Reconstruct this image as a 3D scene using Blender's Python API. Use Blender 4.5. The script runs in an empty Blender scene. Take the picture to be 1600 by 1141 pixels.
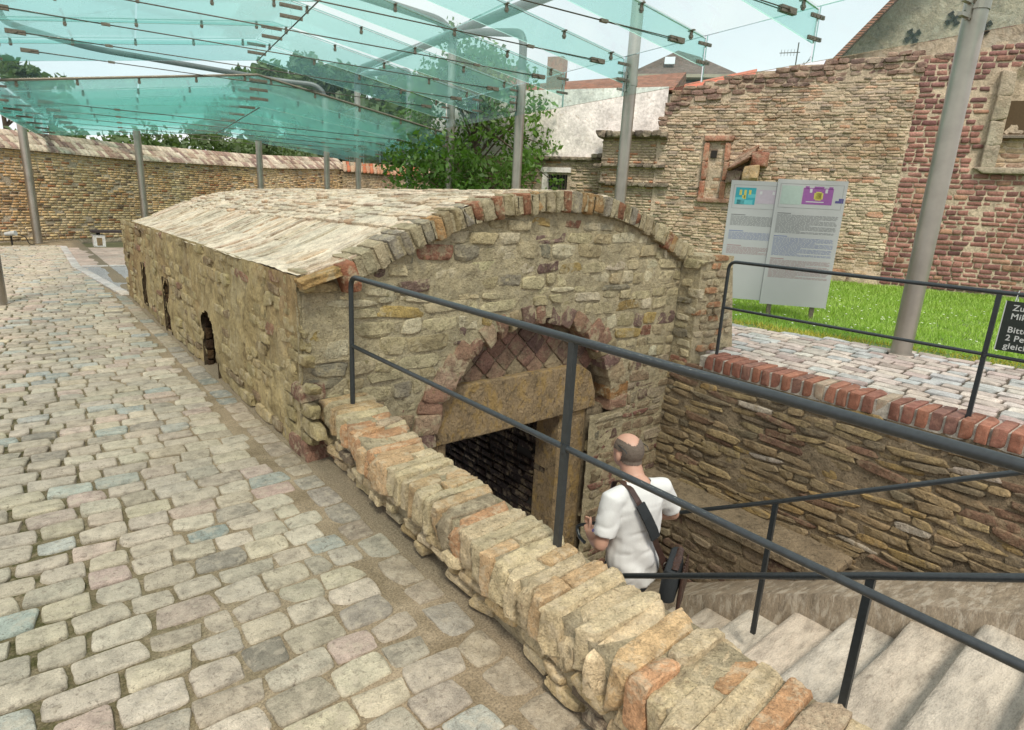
import bpy, bmesh, math, random
import numpy as np
from mathutils import Vector, Matrix
rad = math.radians
S = bpy.context.scene
COL = S.collection
rng = np.random.default_rng(7)
random.seed(7)

# ------------------------------------------------------------------ camera
YAW, PITCH, ROLL, FPX = .691246, .256366, .053632, 948.45
CAM = np.array([0., 0., 1.6])
_F = np.array([math.sin(YAW)*math.cos(PITCH), math.cos(YAW)*math.cos(PITCH), -math.sin(PITCH)])
_r = np.array([math.cos(YAW), -math.sin(YAW), 0.]); _u = np.cross(_r, _F)
CR = math.cos(ROLL)*_r + math.sin(ROLL)*_u
CU = -math.sin(ROLL)*_r + math.cos(ROLL)*_u
cam = bpy.data.cameras.new('camera'); camo = bpy.data.objects.new('camera', cam); COL.objects.link(camo)
camo.matrix_world = Matrix(((CR[0], CU[0], -_F[0], 0), (CR[1], CU[1], -_F[1], 0), (CR[2], CU[2], -_F[2], 1.6), (0, 0, 0, 1)))
cam.sensor_width = 36; cam.lens = 36*FPX/1600; cam.clip_start = .05; cam.clip_end = 800
S.camera = camo

# ------------------------------------------------------------------ light
W = bpy.data.worlds.new('World'); S.world = W; W.use_nodes = True
nt = W.node_tree; nt.nodes.clear()
o_ = nt.nodes.new('ShaderNodeOutputWorld'); bg = nt.nodes.new('ShaderNodeBackground')
sky = nt.nodes.new('ShaderNodeTexSky'); sky.sky_type = 'NISHITA'; sky.sun_disc = False
SUN_EL, SUN_AZ = 58, -150       # azimuth measured clockwise from +Y
sky.sun_elevation = rad(SUN_EL); sky.sun_rotation = rad(SUN_AZ)
tcw = nt.nodes.new('ShaderNodeTexCoord'); nz = nt.nodes.new('ShaderNodeTexNoise')
nz.inputs['Scale'].default_value = 2.2; nz.inputs['Detail'].default_value = 5; nz.inputs['Roughness'].default_value = .5
rp = nt.nodes.new('ShaderNodeValToRGB'); rp.color_ramp.elements[0].position = .30; rp.color_ramp.elements[0].color = (.62,)*3+(1,)
rp.color_ramp.elements[1].position = .62; rp.color_ramp.elements[1].color = (1, 1, 1, 1)
mx = nt.nodes.new('ShaderNodeMixRGB'); mx.inputs[2].default_value = (7.9, 7.9, 8.0, 1)
nt.links.new(tcw.outputs['Generated'], nz.inputs['Vector']); nt.links.new(nz.outputs['Fac'], rp.inputs[0])
nt.links.new(rp.outputs[0], mx.inputs[0]); nt.links.new(sky.outputs[0], mx.inputs[1])
nt.links.new(mx.outputs[0], bg.inputs[0]); bg.inputs[1].default_value = .092
nt.links.new(bg.outputs[0], o_.inputs[0])
sl = bpy.data.lights.new('sun', 'SUN'); sl.energy = 2.1; sl.angle = rad(13); sl.color = (1, .90, .76)
so = bpy.data.objects.new('sun', sl); COL.objects.link(so)
sd = Vector((math.sin(rad(SUN_AZ))*math.cos(rad(SUN_EL)), math.cos(rad(SUN_AZ))*math.cos(rad(SUN_EL)), math.sin(rad(SUN_EL))))
so.rotation_euler = sd.to_track_quat('Z', 'Y').to_euler(); so.location = (0, 0, 30)
S.view_settings.view_transform = 'Standard'; S.view_settings.look = 'None'; S.view_settings.gamma = 1
S.view_settings.use_curve_mapping = False; S.view_settings.exposure = .66
cy = S.cycles; cy.max_bounces = 8; cy.diffuse_bounces = 3; cy.glossy_bounces = 3; cy.transmission_bounces = 4
cy.transparent_max_bounces = 48; cy.use_denoising = True; cy.caustics_reflective = False; cy.caustics_refractive = False

# ------------------------------------------------------------------ helpers
def pj(p):
    d = np.asarray(p, float) - CAM
    z = d @ _F
    return FPX*(d @ CR)/z + 800, -FPX*(d @ CU)/z + 570.5, z

def hsh(ix, iy, iz, s):
    n = (ix*374761393 + iy*668265263 + iz*2147483647 + s*1274126177) & 0xffffffff
    n = ((n ^ (n >> 13))*1274126177) & 0xffffffff
    n = (n ^ (n >> 16)) & 0xffffffff
    return n/4294967295.*2 - 1
def vnoise(P, s=0):
    P = np.asarray(P, float); i = np.floor(P).astype(np.int64); f = P - i; f = f*f*(3 - 2*f)
    out = 0
    for dx in (0, 1):
        for dy in (0, 1):
            for dz in (0, 1):
                w = (f[..., 0] if dx else 1-f[..., 0])*(f[..., 1] if dy else 1-f[..., 1])*(f[..., 2] if dz else 1-f[..., 2])
                out = out + w*hsh(i[..., 0]+dx, i[..., 1]+dy, i[..., 2]+dz, s)
    return out
def fbm(P, oct=4, s=0):
    a, o, t = 1., 0., 0.
    P = np.asarray(P, float)
    for k in range(oct):
        o = o + a*vnoise(P*2**k + 13.7*k, s+k); t += a; a *= .5
    return o/t

LOC = {}
def world_of(o):
    return LOC.get(o, Matrix())
def put(o, parent=None, M=None):
    """link o with world matrix M under parent"""
    M = Matrix() if M is None else M
    COL.objects.link(o)
    LOC[o] = M
    if parent is not None:
        o.parent = parent; o.matrix_local = world_of(parent).inverted() @ M
    else:
        o.matrix_local = M
    return o
def tag(o, label=None, cat=None, group=None, kind=None):
    if label: o['label'] = label
    if cat: o['category'] = cat
    if group: o['group'] = group
    if kind: o['kind'] = kind
    return o
def thing(name, label, cat, loc=(0, 0, 0), group=None, M=None):
    o = bpy.data.objects.new(name, None); o.empty_display_size = .2
    put(o, None, M if M is not None else Matrix.Translation(loc)); return tag(o, label, cat, group)
def setcol(me, c):
    n = len(me.vertices); a = me.color_attributes.new('Col', 'FLOAT_COLOR', 'POINT')
    arr = np.ones((n, 4), np.float32); arr[:, :3] = c; a.data.foreach_set('color', arr.ravel())
def mk_mesh(name, V, F, mat, smooth=False, col=(1, 1, 1)):
    me = bpy.data.meshes.new(name)
    V = np.asarray(V, float)
    if isinstance(F, np.ndarray):
        k = F.shape[1]; me.vertices.add(len(V)); me.vertices.foreach_set('co', V.ravel())
        me.loops.add(F.size); me.loops.foreach_set('vertex_index', F.ravel().astype(np.int32))
        me.polygons.add(len(F)); me.polygons.foreach_set('loop_start', np.arange(0, F.size, k, dtype=np.int32))
        me.update(calc_edges=True)
    else:
        me.from_pydata([tuple(v) for v in V], [], [tuple(f) for f in F]); me.update()
    if smooth: me.polygons.foreach_set('use_smooth', np.ones(len(me.polygons), bool))
    if mat: me.materials.append(mat)
    setcol(me, col)
    return me
def obj(name, V, F, mat, parent=None, smooth=False, M=None, col=(1, 1, 1)):
    return put(bpy.data.objects.new(name, mk_mesh(name, V, F, mat, smooth, col)), parent, M)

class MB:
    """collects shapes in world space, builds them as one mesh"""
    def __init__(s): s.V = []; s.F = []
    def add(s, V, F):
        n = len(s.V); s.V += [tuple(v) for v in V]; s.F += [tuple(i+n for i in f) for f in F]; return s
    def box(s, a, b):
        (x0, y0, z0), (x1, y1, z1) = a, b
        V = [(x0,y0,z0),(x1,y0,z0),(x1,y1,z0),(x0,y1,z0),(x0,y0,z1),(x1,y0,z1),(x1,y1,z1),(x0,y1,z1)]
        return s.add(V, [(0,3,2,1),(4,5,6,7),(0,1,5,4),(1,2,6,5),(2,3,7,6),(3,0,4,7)])
    def obox(s, c, U, V_, N, hu, hv, hn):
        c, U, V_, N = (np.array(q, float) for q in (c, U, V_, N))
        P = [c+sx*hu*U+sy*hv*V_+sz*hn*N for sz in (-1, 1) for sx, sy in ((-1,-1),(1,-1),(1,1),(-1,1))]
        return s.add(P, [(0,3,2,1),(4,5,6,7),(0,1,5,4),(1,2,6,5),(2,3,7,6),(3,0,4,7)])
    def prism(s, poly, d):
        """poly: 3d points, extruded by vector d"""
        n = len(poly); d = np.array(d, float); P = [np.array(p, float) for p in poly]
        P2 = [p+d for p in P]
        return s.add(P+P2, [tuple(range(n))[::-1], tuple(range(n, 2*n))]+[(i, (i+1) % n, n+(i+1) % n, n+i) for i in range(n)])
    def tube(s, pts, r, n=12, caps=True):
        pts = [np.array(p, float) for p in pts]; rr = r if hasattr(r, '__len__') else [r]*len(pts)
        V = []; F = []; prev = None
        for i, p in enumerate(pts):
            t = pts[min(i+1, len(pts)-1)] - pts[max(i-1, 0)]; t /= np.linalg.norm(t)
            if prev is None:
                a = np.array([0, 0, 1.]) if abs(t[2]) < .9 else np.array([1., 0, 0])
                e = np.cross(t, a)
            else: e = prev - t*(prev @ t)
            e /= np.linalg.norm(e); prev = e; g = np.cross(t, e)
            for k in range(n):
                an = 2*math.pi*k/n; V.append(p+rr[i]*(math.cos(an)*e+math.sin(an)*g))
        m = len(pts)
        for i in range(m-1):
            for k in range(n): F.append((i*n+k, i*n+(k+1) % n, (i+1)*n+(k+1) % n, (i+1)*n+k))
        if caps: F.append(tuple(range(n))[::-1]); F.append(tuple(range((m-1)*n, m*n)))
        return s.add(V, F)
    def build(s, name, mat, parent=None, smooth=False, M=None):
        V = np.array(s.V)
        if M is None: M = world_of(parent) if parent is not None else Matrix()
        Mi = np.array(M.inverted()); V = V @ Mi[:3, :3].T + Mi[:3, 3]
        o = obj(name, V, s.F, mat, parent, False, M)
        if smooth:
            bm = bmesh.new(); bm.from_mesh(o.data)
            for f in bm.faces: f.smooth = len(f.verts) <= 4
            for e in bm.edges: e.smooth = e.is_manifold and len(e.link_faces) == 2 and e.calc_face_angle(0) < .7
            bm.to_mesh(o.data); bm.free()
        return o
def arc_pts(pts, r=.08, n=6):
    """round the corners of a polyline"""
    P = [np.array(p, float) for p in pts]; out = [P[0]]
    for i in range(1, len(P)-1):
        a, b, c = P[i-1], P[i], P[i+1]; d1 = (a-b)/np.linalg.norm(a-b); d2 = (c-b)/np.linalg.norm(c-b)
        p, q = b+d1*r, b+d2*r
        for k in range(n+1):
            t = k/n; out.append((1-t)**2*p+2*t*(1-t)*b+t*t*q)
    return out+[P[-1]]

# ------------------------------------------------------------------ materials
def new_mat(name):
    m = bpy.data.materials.new(name); m.use_nodes = True; n = m.node_tree
    return m, n, n.nodes['Principled BSDF']
def N(n, t, **kw):
    x = n.nodes.new(t)
    for k, v in kw.items():
        if k in x.inputs.keys(): x.inputs[k].default_value = v
        else: setattr(x, k, v)
    return x
def noise(n, scale, detail=4, rough=.55, vec=None, dist=0):
    x = N(n, 'ShaderNodeTexNoise', Scale=scale, Detail=detail, Roughness=rough, Distortion=dist)
    if vec: n.links.new(vec, x.inputs['Vector'])
    return x.outputs['Fac']
def ramp(n, src, stops):
    x = n.nodes.new('ShaderNodeValToRGB'); e = x.color_ramp.elements
    while len(e) < len(stops): e.new(.5)
    for i, (p, c) in enumerate(stops):
        e[i].position = p; e[i].color = (c, c, c, 1) if not hasattr(c, '__len__') else (*c, 1)
    n.links.new(src, x.inputs[0]); return x.outputs[0]
def mix(n, fac, a, b, mode='MIX'):
    x = n.nodes.new('ShaderNodeMixRGB'); x.blend_type = mode
    for i, v in enumerate((fac, a, b)):
        if hasattr(v, 'node'): n.links.new(v, x.inputs[i])
        else: x.inputs[i].default_value = v if i == 0 else (*v, 1)
    return x.outputs[0]
def bump(n, b, src, strength=.5, dist=.01, prev=None):
    x = N(n, 'ShaderNodeBump', Strength=strength, Distance=dist); n.links.new(src, x.inputs['Height'])
    if prev: n.links.new(prev, x.inputs['Normal'])
    n.links.new(x.outputs[0], b.inputs['Normal']); return x.outputs[0]
def stone_mat(name, base=(1, 1, 1), rough=.9, smear=None, smear_amt=.5, fine=90, coarse=9, bst=.6, bd=.012, dirt=(.10, .08, .055), dirt_amt=.55, stain=None, stretch=None, lichen=None, pits=.7):
    """masonry: colour comes from each piece (object colour x Col attribute), broken by grain, blotches, smeared lime"""
    m, n, b = new_mat(name)
    g = N(n, 'ShaderNodeNewGeometry'); v = g.outputs['Position']
    if stretch:
        mp = n.nodes.new('ShaderNodeMapping'); mp.inputs['Scale'].default_value = stretch; n.links.new(v, mp.inputs[0]); v = mp.outputs[0]
    at = N(n, 'ShaderNodeAttribute', attribute_name='Col'); oi = n.nodes.new('ShaderNodeObjectInfo')
    c = mix(n, 1, at.outputs['Color'], oi.outputs['Color'], 'MULTIPLY')
    c = mix(n, 1, c, base, 'MULTIPLY')
    n1 = noise(n, coarse, 5, .6, v); n2 = noise(n, fine, 3, .6, v); n3 = noise(n, coarse*2.7, 6, .68, v, .6)
    c = mix(n, 1, c, ramp(n, n1, [(.25, .58), (.5, 1.), (.75, 1.32)]), 'MULTIPLY')
    c = mix(n, 1, c, ramp(n, n2, [(.28, .72), (.5, 1.), (.74, 1.22)]), 'MULTIPLY')
    c = mix(n, mix(n, 1, ramp(n, n3, [(.56, 0.), (.68, 1.)]), (dirt_amt,)*3, 'MULTIPLY'), c, dirt)
    n7 = noise(n, fine*.42, 4, .7, v, .4); c = mix(n, mix(n, 1, ramp(n, n7, [(.30, 1.), (.40, 0.)]), (pits,)*3, 'MULTIPLY'), c, dirt)
    if smear:
        n4 = noise(n, coarse*1.3, 7, .7, v, .3)
        c = mix(n, mix(n, 1, ramp(n, n4, [(.50, 0.), (.60, 1.)]), (smear_amt,)*3, 'MULTIPLY'), c, smear)
    if stain:
        n5 = noise(n, .55, 4, .6, g.outputs['Position'])
        c = mix(n, mix(n, 1, ramp(n, n5, [(.50, 0.), (.62, 1.)]), (.5,)*3, 'MULTIPLY'), c, stain, 'MULTIPLY')
    if lichen:
        n6 = noise(n, coarse*1.8, 6, .65, v, .2)
        c = mix(n, mix(n, 1, ramp(n, n6, [(.60, 0.), (.67, 1.)]), (.7,)*3, 'MULTIPLY'), c, lichen)
    n.links.new(c, b.inputs['Base Color'])
    b.inputs['Roughness'].default_value = rough; b.inputs['Specular IOR Level'].default_value = .3
    b0 = bump(n, b, n7, bst*.8, bd*.8); bb = bump(n, b, n3, bst, bd*1.6, b0); bump(n, b, n2, bst*.7, bd*.4, bb)
    return m
def flat_mat(name, c, rough=.5, metal=0., spec=.5, var=.12, scale=30, bst=.1):
    m, n, b = new_mat(name); g = N(n, 'ShaderNodeNewGeometry')
    f = noise(n, scale, 4, .6, g.outputs['Position'])
    n.links.new(mix(n, 1, c, ramp(n, f, [(.3, 1-var), (.7, 1+var)]), 'MULTIPLY'), b.inputs['Base Color'])
    b.inputs['Roughness'].default_value = rough; b.inputs['Metallic'].default_value = metal; b.inputs['Specular IOR Level'].default_value = spec
    if bst: bump(n, b, f, bst, .003)
    return m

M_cobble = stone_mat('cobble granite', rough=.75, coarse=14, fine=210, bst=.8, bd=.008, dirt=(.12, .095, .07), dirt_amt=.7, smear=(.50, .44, .34), smear_amt=.45, pits=.8)
M_pave = stone_mat('forecourt setts', rough=.6, coarse=10, fine=120, bst=.4, bd=.006, dirt_amt=.3)
M_rubble = stone_mat('vault rubble', coarse=8, fine=95, bst=1, bd=.02, smear=(.52, .44, .29), smear_amt=.7, dirt=(.10, .08, .045), dirt_amt=.5, lichen=(.20, .165, .07))
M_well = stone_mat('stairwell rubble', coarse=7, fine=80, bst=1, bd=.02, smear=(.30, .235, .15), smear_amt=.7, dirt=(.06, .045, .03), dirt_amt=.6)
M_mortar = stone_mat('lime mortar', base=(.47, .395, .255), coarse=10, fine=110, bst=1, bd=.02, dirt=(.13, .10, .06), dirt_amt=.6, smear=(.44, .38, .27), smear_amt=.5)
M_mortard = stone_mat('dark mortar', base=(.30, .235, .155), coarse=8, fine=90, bst=1, bd=.025, dirt=(.05, .04, .028), dirt_amt=.7)  # darker, browner mortar tone for the stairwell walls and door surround
M_render = stone_mat('worn render', base=(.40, .315, .16), coarse=4, fine=70, bst=1, bd=.03, dirt=(.095, .065, .03), dirt_amt=.85, smear=(.42, .35, .21), smear_amt=.7, stain=(.66, .47, .40), stretch=(1, 1, .55))
M_roof = stone_mat('vault roof brick', coarse=10, fine=90, bst=.8, bd=.015, smear=(.74, .65, .52), smear_amt=.7, dirt=(.20, .125, .07), dirt_amt=.7)
M_roofm = stone_mat('roof mortar', base=(.68, .59, .46), coarse=10, fine=90, bst=.8, bd=.015, dirt=(.34, .24, .16), dirt_amt=.7)
M_coping = stone_mat('coping brick', coarse=12, fine=130, bst=1, bd=.014, smear=(.62, .52, .36), smear_amt=.6, dirt=(.16, .10, .055), dirt_amt=.6)
M_redbrick = stone_mat('red brick', coarse=14, fine=150, bst=.5, bd=.006, dirt_amt=.3, smear=(.42, .24, .17), smear_amt=.35)
M_wallbrick = stone_mat('old courtyard brick', base=(1.18, 1.12, 1.05), coarse=2.2, fine=24, bst=.6, bd=.02, dirt=(.18, .12, .065), dirt_amt=.4, smear=(.60, .48, .30), smear_amt=.35, stain=(.62, .40, .25))
M_ruin = stone_mat('ruin brick', coarse=3, fine=28, bst=.8, bd=.03, smear=(.50, .42, .31), smear_amt=.5, dirt=(.17, .12, .08), dirt_amt=.45, stain=(.60, .50, .42))
M_sand = stone_mat('red sandstone', coarse=4, fine=30, bst=.6, bd=.02, dirt=(.10, .05, .045), dirt_amt=.45, stain=(.6, .55, .58))
M_ruinm = stone_mat('ruin mortar', base=(.52, .43, .32), coarse=3, fine=30, bst=.8, bd=.03, dirt=(.20, .15, .10), dirt_amt=.5)
M_plaster = stone_mat('old white plaster', base=(.92, .875, .835), coarse=1.6, fine=14, bst=.5, bd=.03, dirt=(.52, .44, .36), dirt_amt=.35, smear=(.80, .77, .73), smear_amt=.6)
M_step = stone_mat('worn sandstone step', base=(1, 1, 1), rough=.75, coarse=5, fine=60, bst=.5, bd=.012, dirt=(.17, .13, .095), dirt_amt=.5, smear=(.58, .52, .43), smear_amt=.5, stretch=(1, 3, 1), pits=.3)
M_lintel = stone_mat('yellow sandstone', base=(.30, .215, .125), coarse=7, fine=60, bst=1, bd=.02, dirt=(.075, .055, .038), dirt_amt=.85, smear=(.42, .27, .09), smear_amt=.6, stretch=(1, 1, .7))
M_black = flat_mat('black lacquered steel', (.022, .028, .032), rough=.38, spec=.6, var=.25, scale=60, bst=.05)
M_steel = flat_mat('brushed stainless steel', (.40, .365, .32), rough=.42, metal=.9, var=.15, scale=3)
M_fit = flat_mat('weathered fitting steel', (.20, .17, .135), rough=.5, metal=.6, var=.35, scale=60)
M_rod = flat_mat('tie rod steel', (.13, .115, .095), rough=.5, metal=.5, var=.2)
M_bark = stone_mat('bark', base=(.11, .085, .06), coarse=12, fine=70, bst=1, bd=.02)
M_dark = flat_mat('dark interior', (.02, .018, .015), rough=.9)

def ground_mortar():
    m, n, b = new_mat('sandy joint fill'); g = N(n, 'ShaderNodeNewGeometry'); v = g.outputs['Position']
    f1 = noise(n, 3.5, 5, .6, v); f2 = noise(n, 130, 3, .7, v); f3 = noise(n, 18, 5, .7, v)
    c = mix(n, ramp(n, f1, [(.35, 0.), (.65, 1.)]), (.34, .275, .19), (.19, .15, .095))
    sx = n.nodes.new('ShaderNodeSeparateXYZ'); n.links.new(v, sx.inputs[0])
    # moss grows in the wider open joints away from the trodden strip beside the vault
    mr = N(n, 'ShaderNodeMapRange'); mr.inputs[1].default_value = .75; mr.inputs[2].default_value = -.1; mr.inputs[3].default_value = 0; mr.inputs[4].default_value = 1
    n.links.new(sx.outputs[0], mr.inputs[0])
    ms = mix(n, 1, ramp(n, f3, [(.38, .25), (.60, 1.)]), mr.outputs[0], 'MULTIPLY')
    c = mix(n, ms, c, (.075, .072, .028))
    m3 = N(n, 'ShaderNodeMapRange'); m3.inputs[1].default_value = 1.16; m3.inputs[2].default_value = 1.30; n.links.new(sx.outputs[0], m3.inputs[0])
    c = mix(n, m3.outputs[0], c, (.20, .165, .115))
    c = mix(n, 1, c, ramp(n, f2, [(.3, .55), (.5, 1.), (.72, 1.5)]), 'MULTIPLY')
    n.links.new(c, b.inputs['Base Color']); b.inputs['Roughness'].default_value = .95; b.inputs['Specular IOR Level'].default_value = .2
    bb = bump(n, b, f3, .6, .012); bump(n, b, f2, .9, .006, bb); return m
M_fill = ground_mortar()
M_gravel = stone_mat('grey gravel bed', base=(.50, .50, .50), coarse=30, fine=60, bst=1, bd=.03, dirt=(.07, .07, .08), dirt_amt=.8, smear=(.62, .62, .62), smear_amt=.6)
M_pink = stone_mat('pink slab paving', base=(.46, .37, .31), coarse=3, fine=20, bst=.3, bd=.01, smear=(.40, .27, .22), smear_amt=.6)
M_earth = flat_mat('soil', (.12, .12, .06), rough=.95, scale=3, var=.3)

def glass_mat(name, tint, film, filmc):
    """sheet glass: tinted, thin fresnel mirror, a light film of dust"""
    m = bpy.data.materials.new(name); m.use_nodes = True; n = m.node_tree; n.nodes.clear()
    out = n.nodes.new('ShaderNodeOutputMaterial'); tr = n.nodes.new('ShaderNodeBsdfTransparent'); tr.inputs[0].default_value = (*tint, 1)
    gl = n.nodes.new('ShaderNodeBsdfGlossy'); gl.inputs['Roughness'].default_value = .03
    tl = n.nodes.new('ShaderNodeBsdfTranslucent'); tl.inputs[0].default_value = (*filmc, 1)
    g = N(n, 'ShaderNodeNewGeometry'); f = noise(n, 1.2, 3, .5, g.outputs['Position'])
    r = ramp(n, f, [(.2, film*.85), (.8, film*1.15)])
    m1 = n.nodes.new('ShaderNodeMixShader'); n.links.new(r, m1.inputs[0]); n.links.new(tr.outputs[0], m1.inputs[1]); n.links.new(tl.outputs[0], m1.inputs[2])
    fr = N(n, 'ShaderNodeFresnel', IOR=1.5); m2 = n.nodes.new('ShaderNodeMixShader')
    n.links.new(fr.outputs[0], m2.inputs[0]); n.links.new(m1.outputs[0], m2.inputs[1]); n.links.new(gl.outputs[0], m2.inputs[2])
    n.links.new(m2.outputs[0], out.inputs[0]); return m
M_glass = glass_mat('roof glass', (.925, .98, .97), .14, (.70, .96, .93))
M_fin = glass_mat('green fin glass', (.68, .94, .895), .28, (.48, .94, .88))
M_edge = glass_mat('cut glass edge', (.50, .80, .74), .6, (.72, 1, .95))
M_eave = glass_mat('eave glass', (.86, .97, .95), .06, (.70, .95, .92))

def leaf_mat(name, c1, c2):
    m, n, b = new_mat(name); at = N(n, 'ShaderNodeAttribute', attribute_name='Col')
    g = N(n, 'ShaderNodeNewGeometry'); f = noise(n, 1.3, 3, .6, g.outputs['Position'])
    c = mix(n, f, c1, c2); c = mix(n, 1, c, at.outputs['Color'], 'MULTIPLY'); n.links.new(c, b.inputs['Base Color'])
    b.inputs['Roughness'].default_value = .5
    tl = n.nodes.new('ShaderNodeBsdfTranslucent'); n.links.new(mix(n, 1, c, (1.3, 1.5, .6), 'MULTIPLY'), tl.inputs[0])
    ms = n.nodes.new('ShaderNodeMixShader'); ms.inputs[0].default_value = .35
    n.links.new(b.outputs[0], ms.inputs[1]); n.links.new(tl.outputs[0], ms.inputs[2])
    n.links.new(ms.outputs[0], n.nodes['Material Output'].inputs[0]); return m
M_leaf = leaf_mat('leaves', (.07, .15, .025), (.14, .25, .05))
M_leafd = leaf_mat('far leaves', (.09, .14, .06), (.13, .19, .075))  # haze of distance is put into this greyer leaf colour
M_grass = leaf_mat('grass blades', (.24, .42, .07), (.40, .54, .12))

# ------------------------------------------------------------------ stone templates
def cube_grid(lines):
    n = len(lines)-1; key = {}; V = []; F = []
    def vid(p):
        k = tuple(round(q, 4) for q in p)
        if k not in key: key[k] = len(V); V.append(k)
        return key[k]
    for ax in range(3):
        for sg in (-1, 1):
            for i in range(n):
                for j in range(n):
                    q = []
                    for a, b in ((i, j), (i+1, j), (i+1, j+1), (i, j+1)):
                        p = [0, 0, 0]; p[ax] = sg; p[(ax+1) % 3] = lines[a]; p[(ax+2) % 3] = lines[b]; q.append(vid(p))
                    F.append(tuple(q) if sg > 0 else tuple(q[::-1]))
    return np.array(V, float), np.array(F)
def template(seed, lines, r, amp, freq=1.3, cuts=0):
    V, F = cube_grid(lines); inner = np.clip(V, -(1-r), 1-r); d = V-inner; L = np.linalg.norm(d, axis=1, keepdims=True); L[L == 0] = 1
    P = inner + d/L*r
    o = seed*17.3
    D = np.stack([fbm(P*freq+o+k*31, 3, seed+k) for k in range(3)], 1)
    P = P + D*amp
    if len(lines) > 9: P = P + np.stack([fbm(P*7+o+k*11, 2, seed+9+k) for k in range(3)], 1)*amp*.28
    rs = np.random.default_rng(seed)
    for j in range(cuts):
        nn = rs.normal(size=3)*np.array([1, 1, .9]); nn /= np.linalg.norm(nn); pr = P@nn; d_ = pr.max()*rs.uniform(.74, .93)
        P = P - np.outer(np.maximum(pr-d_, 0)*.9, nn)
    # skewed outline
    s = rs.normal(0, amp*.55, 6)
    P[:, 0] *= 1+s[0]*P[:, 1]; P[:, 1] *= 1+s[1]*P[:, 0]; P[:, 0] += s[2]*P[:, 1]*.6
    return P, F
L_HI = [-1, -.86, -.45, 0, .45, .86, 1]; L_MID = [-1, -.8, 0, .8, 1]; L_LO = [-1, -.75, .75, 1]
T = {}
def tset(name, k, lines, r, amp, freq=1.3, cuts=0): T[name] = [template(100*len(T)+i, lines, r, amp, freq, cuts) for i in range(k)]
tset('cob', 20, L_HI, .28, .085, 1.6, 2)
tset('coblo', 8, L_LO, .30, .10)
tset('rub', 24, L_HI, .14, .15, 1.8, 9)
tset('rublo', 8, L_LO, .18, .13, 1.3, 4)
tset('brick', 10, L_MID, .16, .09)
tset('bricklo', 6, L_LO, .18, .07)
tset('sand', 10, L_MID, .34, .13)
tset('sandlo', 6, L_LO, .34, .12)
tset('crisp', 12, L_HI, .08, .04, 2.5, 2)
tset('ring', 14, L_HI, .09, .08, 2.2, 6)
L_XH = [-1, -.9, -.72, -.5, -.25, 0, .25, .5, .72, .9, 1]
tset('cop', 24, L_XH, .07, .085, 2.8, 7)
bx = np.array([(-1,-1,-1),(1,-1,-1),(1,1,-1),(-1,1,-1),(-.92,-.85,1),(.92,-.85,1),(.92,.85,1),(-.92,.85,1)], float)
T['box'] = [(bx, np.array([(4,5,6,7),(0,1,5,4),(1,2,6,5),(2,3,7,6),(3,0,4,7)]))]
T_me = {}
def tmesh(name, i, mat):
    k = (name, i, mat.name)
    if k not in T_me:
        P, F = T[name][i]; me = mk_mesh(name, P, F, mat, name != 'box'); T_me[k] = me
        if name in ('cop', 'ring', 'crisp', 'rub', 'cob'):
            bm = bmesh.new(); bm.from_mesh(me)
            for e in bm.edges: e.smooth = e.calc_face_angle(0) < (.42 if name != 'cob' else .6)
            bm.to_mesh(me); bm.free()
    return T_me[k]
def lay(pname, parent, specs, mat, tname, tlo=None, cap=300, far=False):
    """specs: (centre, 3x3 half-size columns, colour). The 300 largest in the photo become parts, the rest one stuff part."""
    if not specs: return
    sc = []
    for c, B, _ in specs:
        x, y, z = pj(c)
        w = np.linalg.norm(B, axis=0); s = (w.max()*np.median(w))/max(z, .3)**2 if z > .2 else 0
        if not (-60 < x < 1660 and -60 < y < 1200): s *= .001
        sc.append(s)
    order = np.argsort(-np.array(sc)); R = np.random.default_rng(len(specs))
    par = order[:cap]; rest = order[cap:]
    for i in par:
        c, B, k = specs[i]; ti = int(R.integers(len(T[tname])))
        o = bpy.data.objects.new(pname, tmesh(tname, ti, mat)); o.color = (*k, 1)
        Mx = Matrix(((B[0][0], B[0][1], B[0][2], c[0]), (B[1][0], B[1][1], B[1][2], c[1]), (B[2][0], B[2][1], B[2][2], c[2]), (0, 0, 0, 1)))
        put(o, parent, Mx)
    if len(rest):
        tl = tlo or tname; Vs = []; Fs = []; Cs = []; off = 0
        tid = R.integers(len(T[tl]), size=len(rest))
        for t in range(len(T[tl])):
            ids = rest[tid == t]
            if not len(ids): continue
            P, F = T[tl][t]
            Bs = np.array([specs[i][1] for i in ids]); cs = np.array([specs[i][0] for i in ids]); ks = np.array([specs[i][2] for i in ids])
            VV = np.einsum('nij,vj->nvi', Bs, P) + cs[:, None, :]
            FF = F[None] + (np.arange(len(ids))*len(P))[:, None, None] + off
            Vs.append(VV.reshape(-1, 3)); Fs.append(FF.reshape(-1, 4)); Cs.append(np.repeat(ks, len(P), 0)); off += len(ids)*len(P)
        V = np.concatenate(Vs)
        Mp = world_of(parent); Mi = np.array(Mp.inverted()); V = V @ Mi[:3, :3].T + Mi[:3, 3]
        o = obj(pname+'s_beyond', V, np.concatenate(Fs), mat, parent, tl != 'box', Mp, np.concatenate(Cs))
        o['kind'] = 'stuff'
def pal(R, P):
    w = np.array([p[0] for p in P], float); i = R.choice(len(P), p=w/w.sum())
    return tuple(np.clip(np.array(P[i][1])*(1+R.normal(0, .09))*(1+R.normal(0, .013, 3)), 0, 1))
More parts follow.
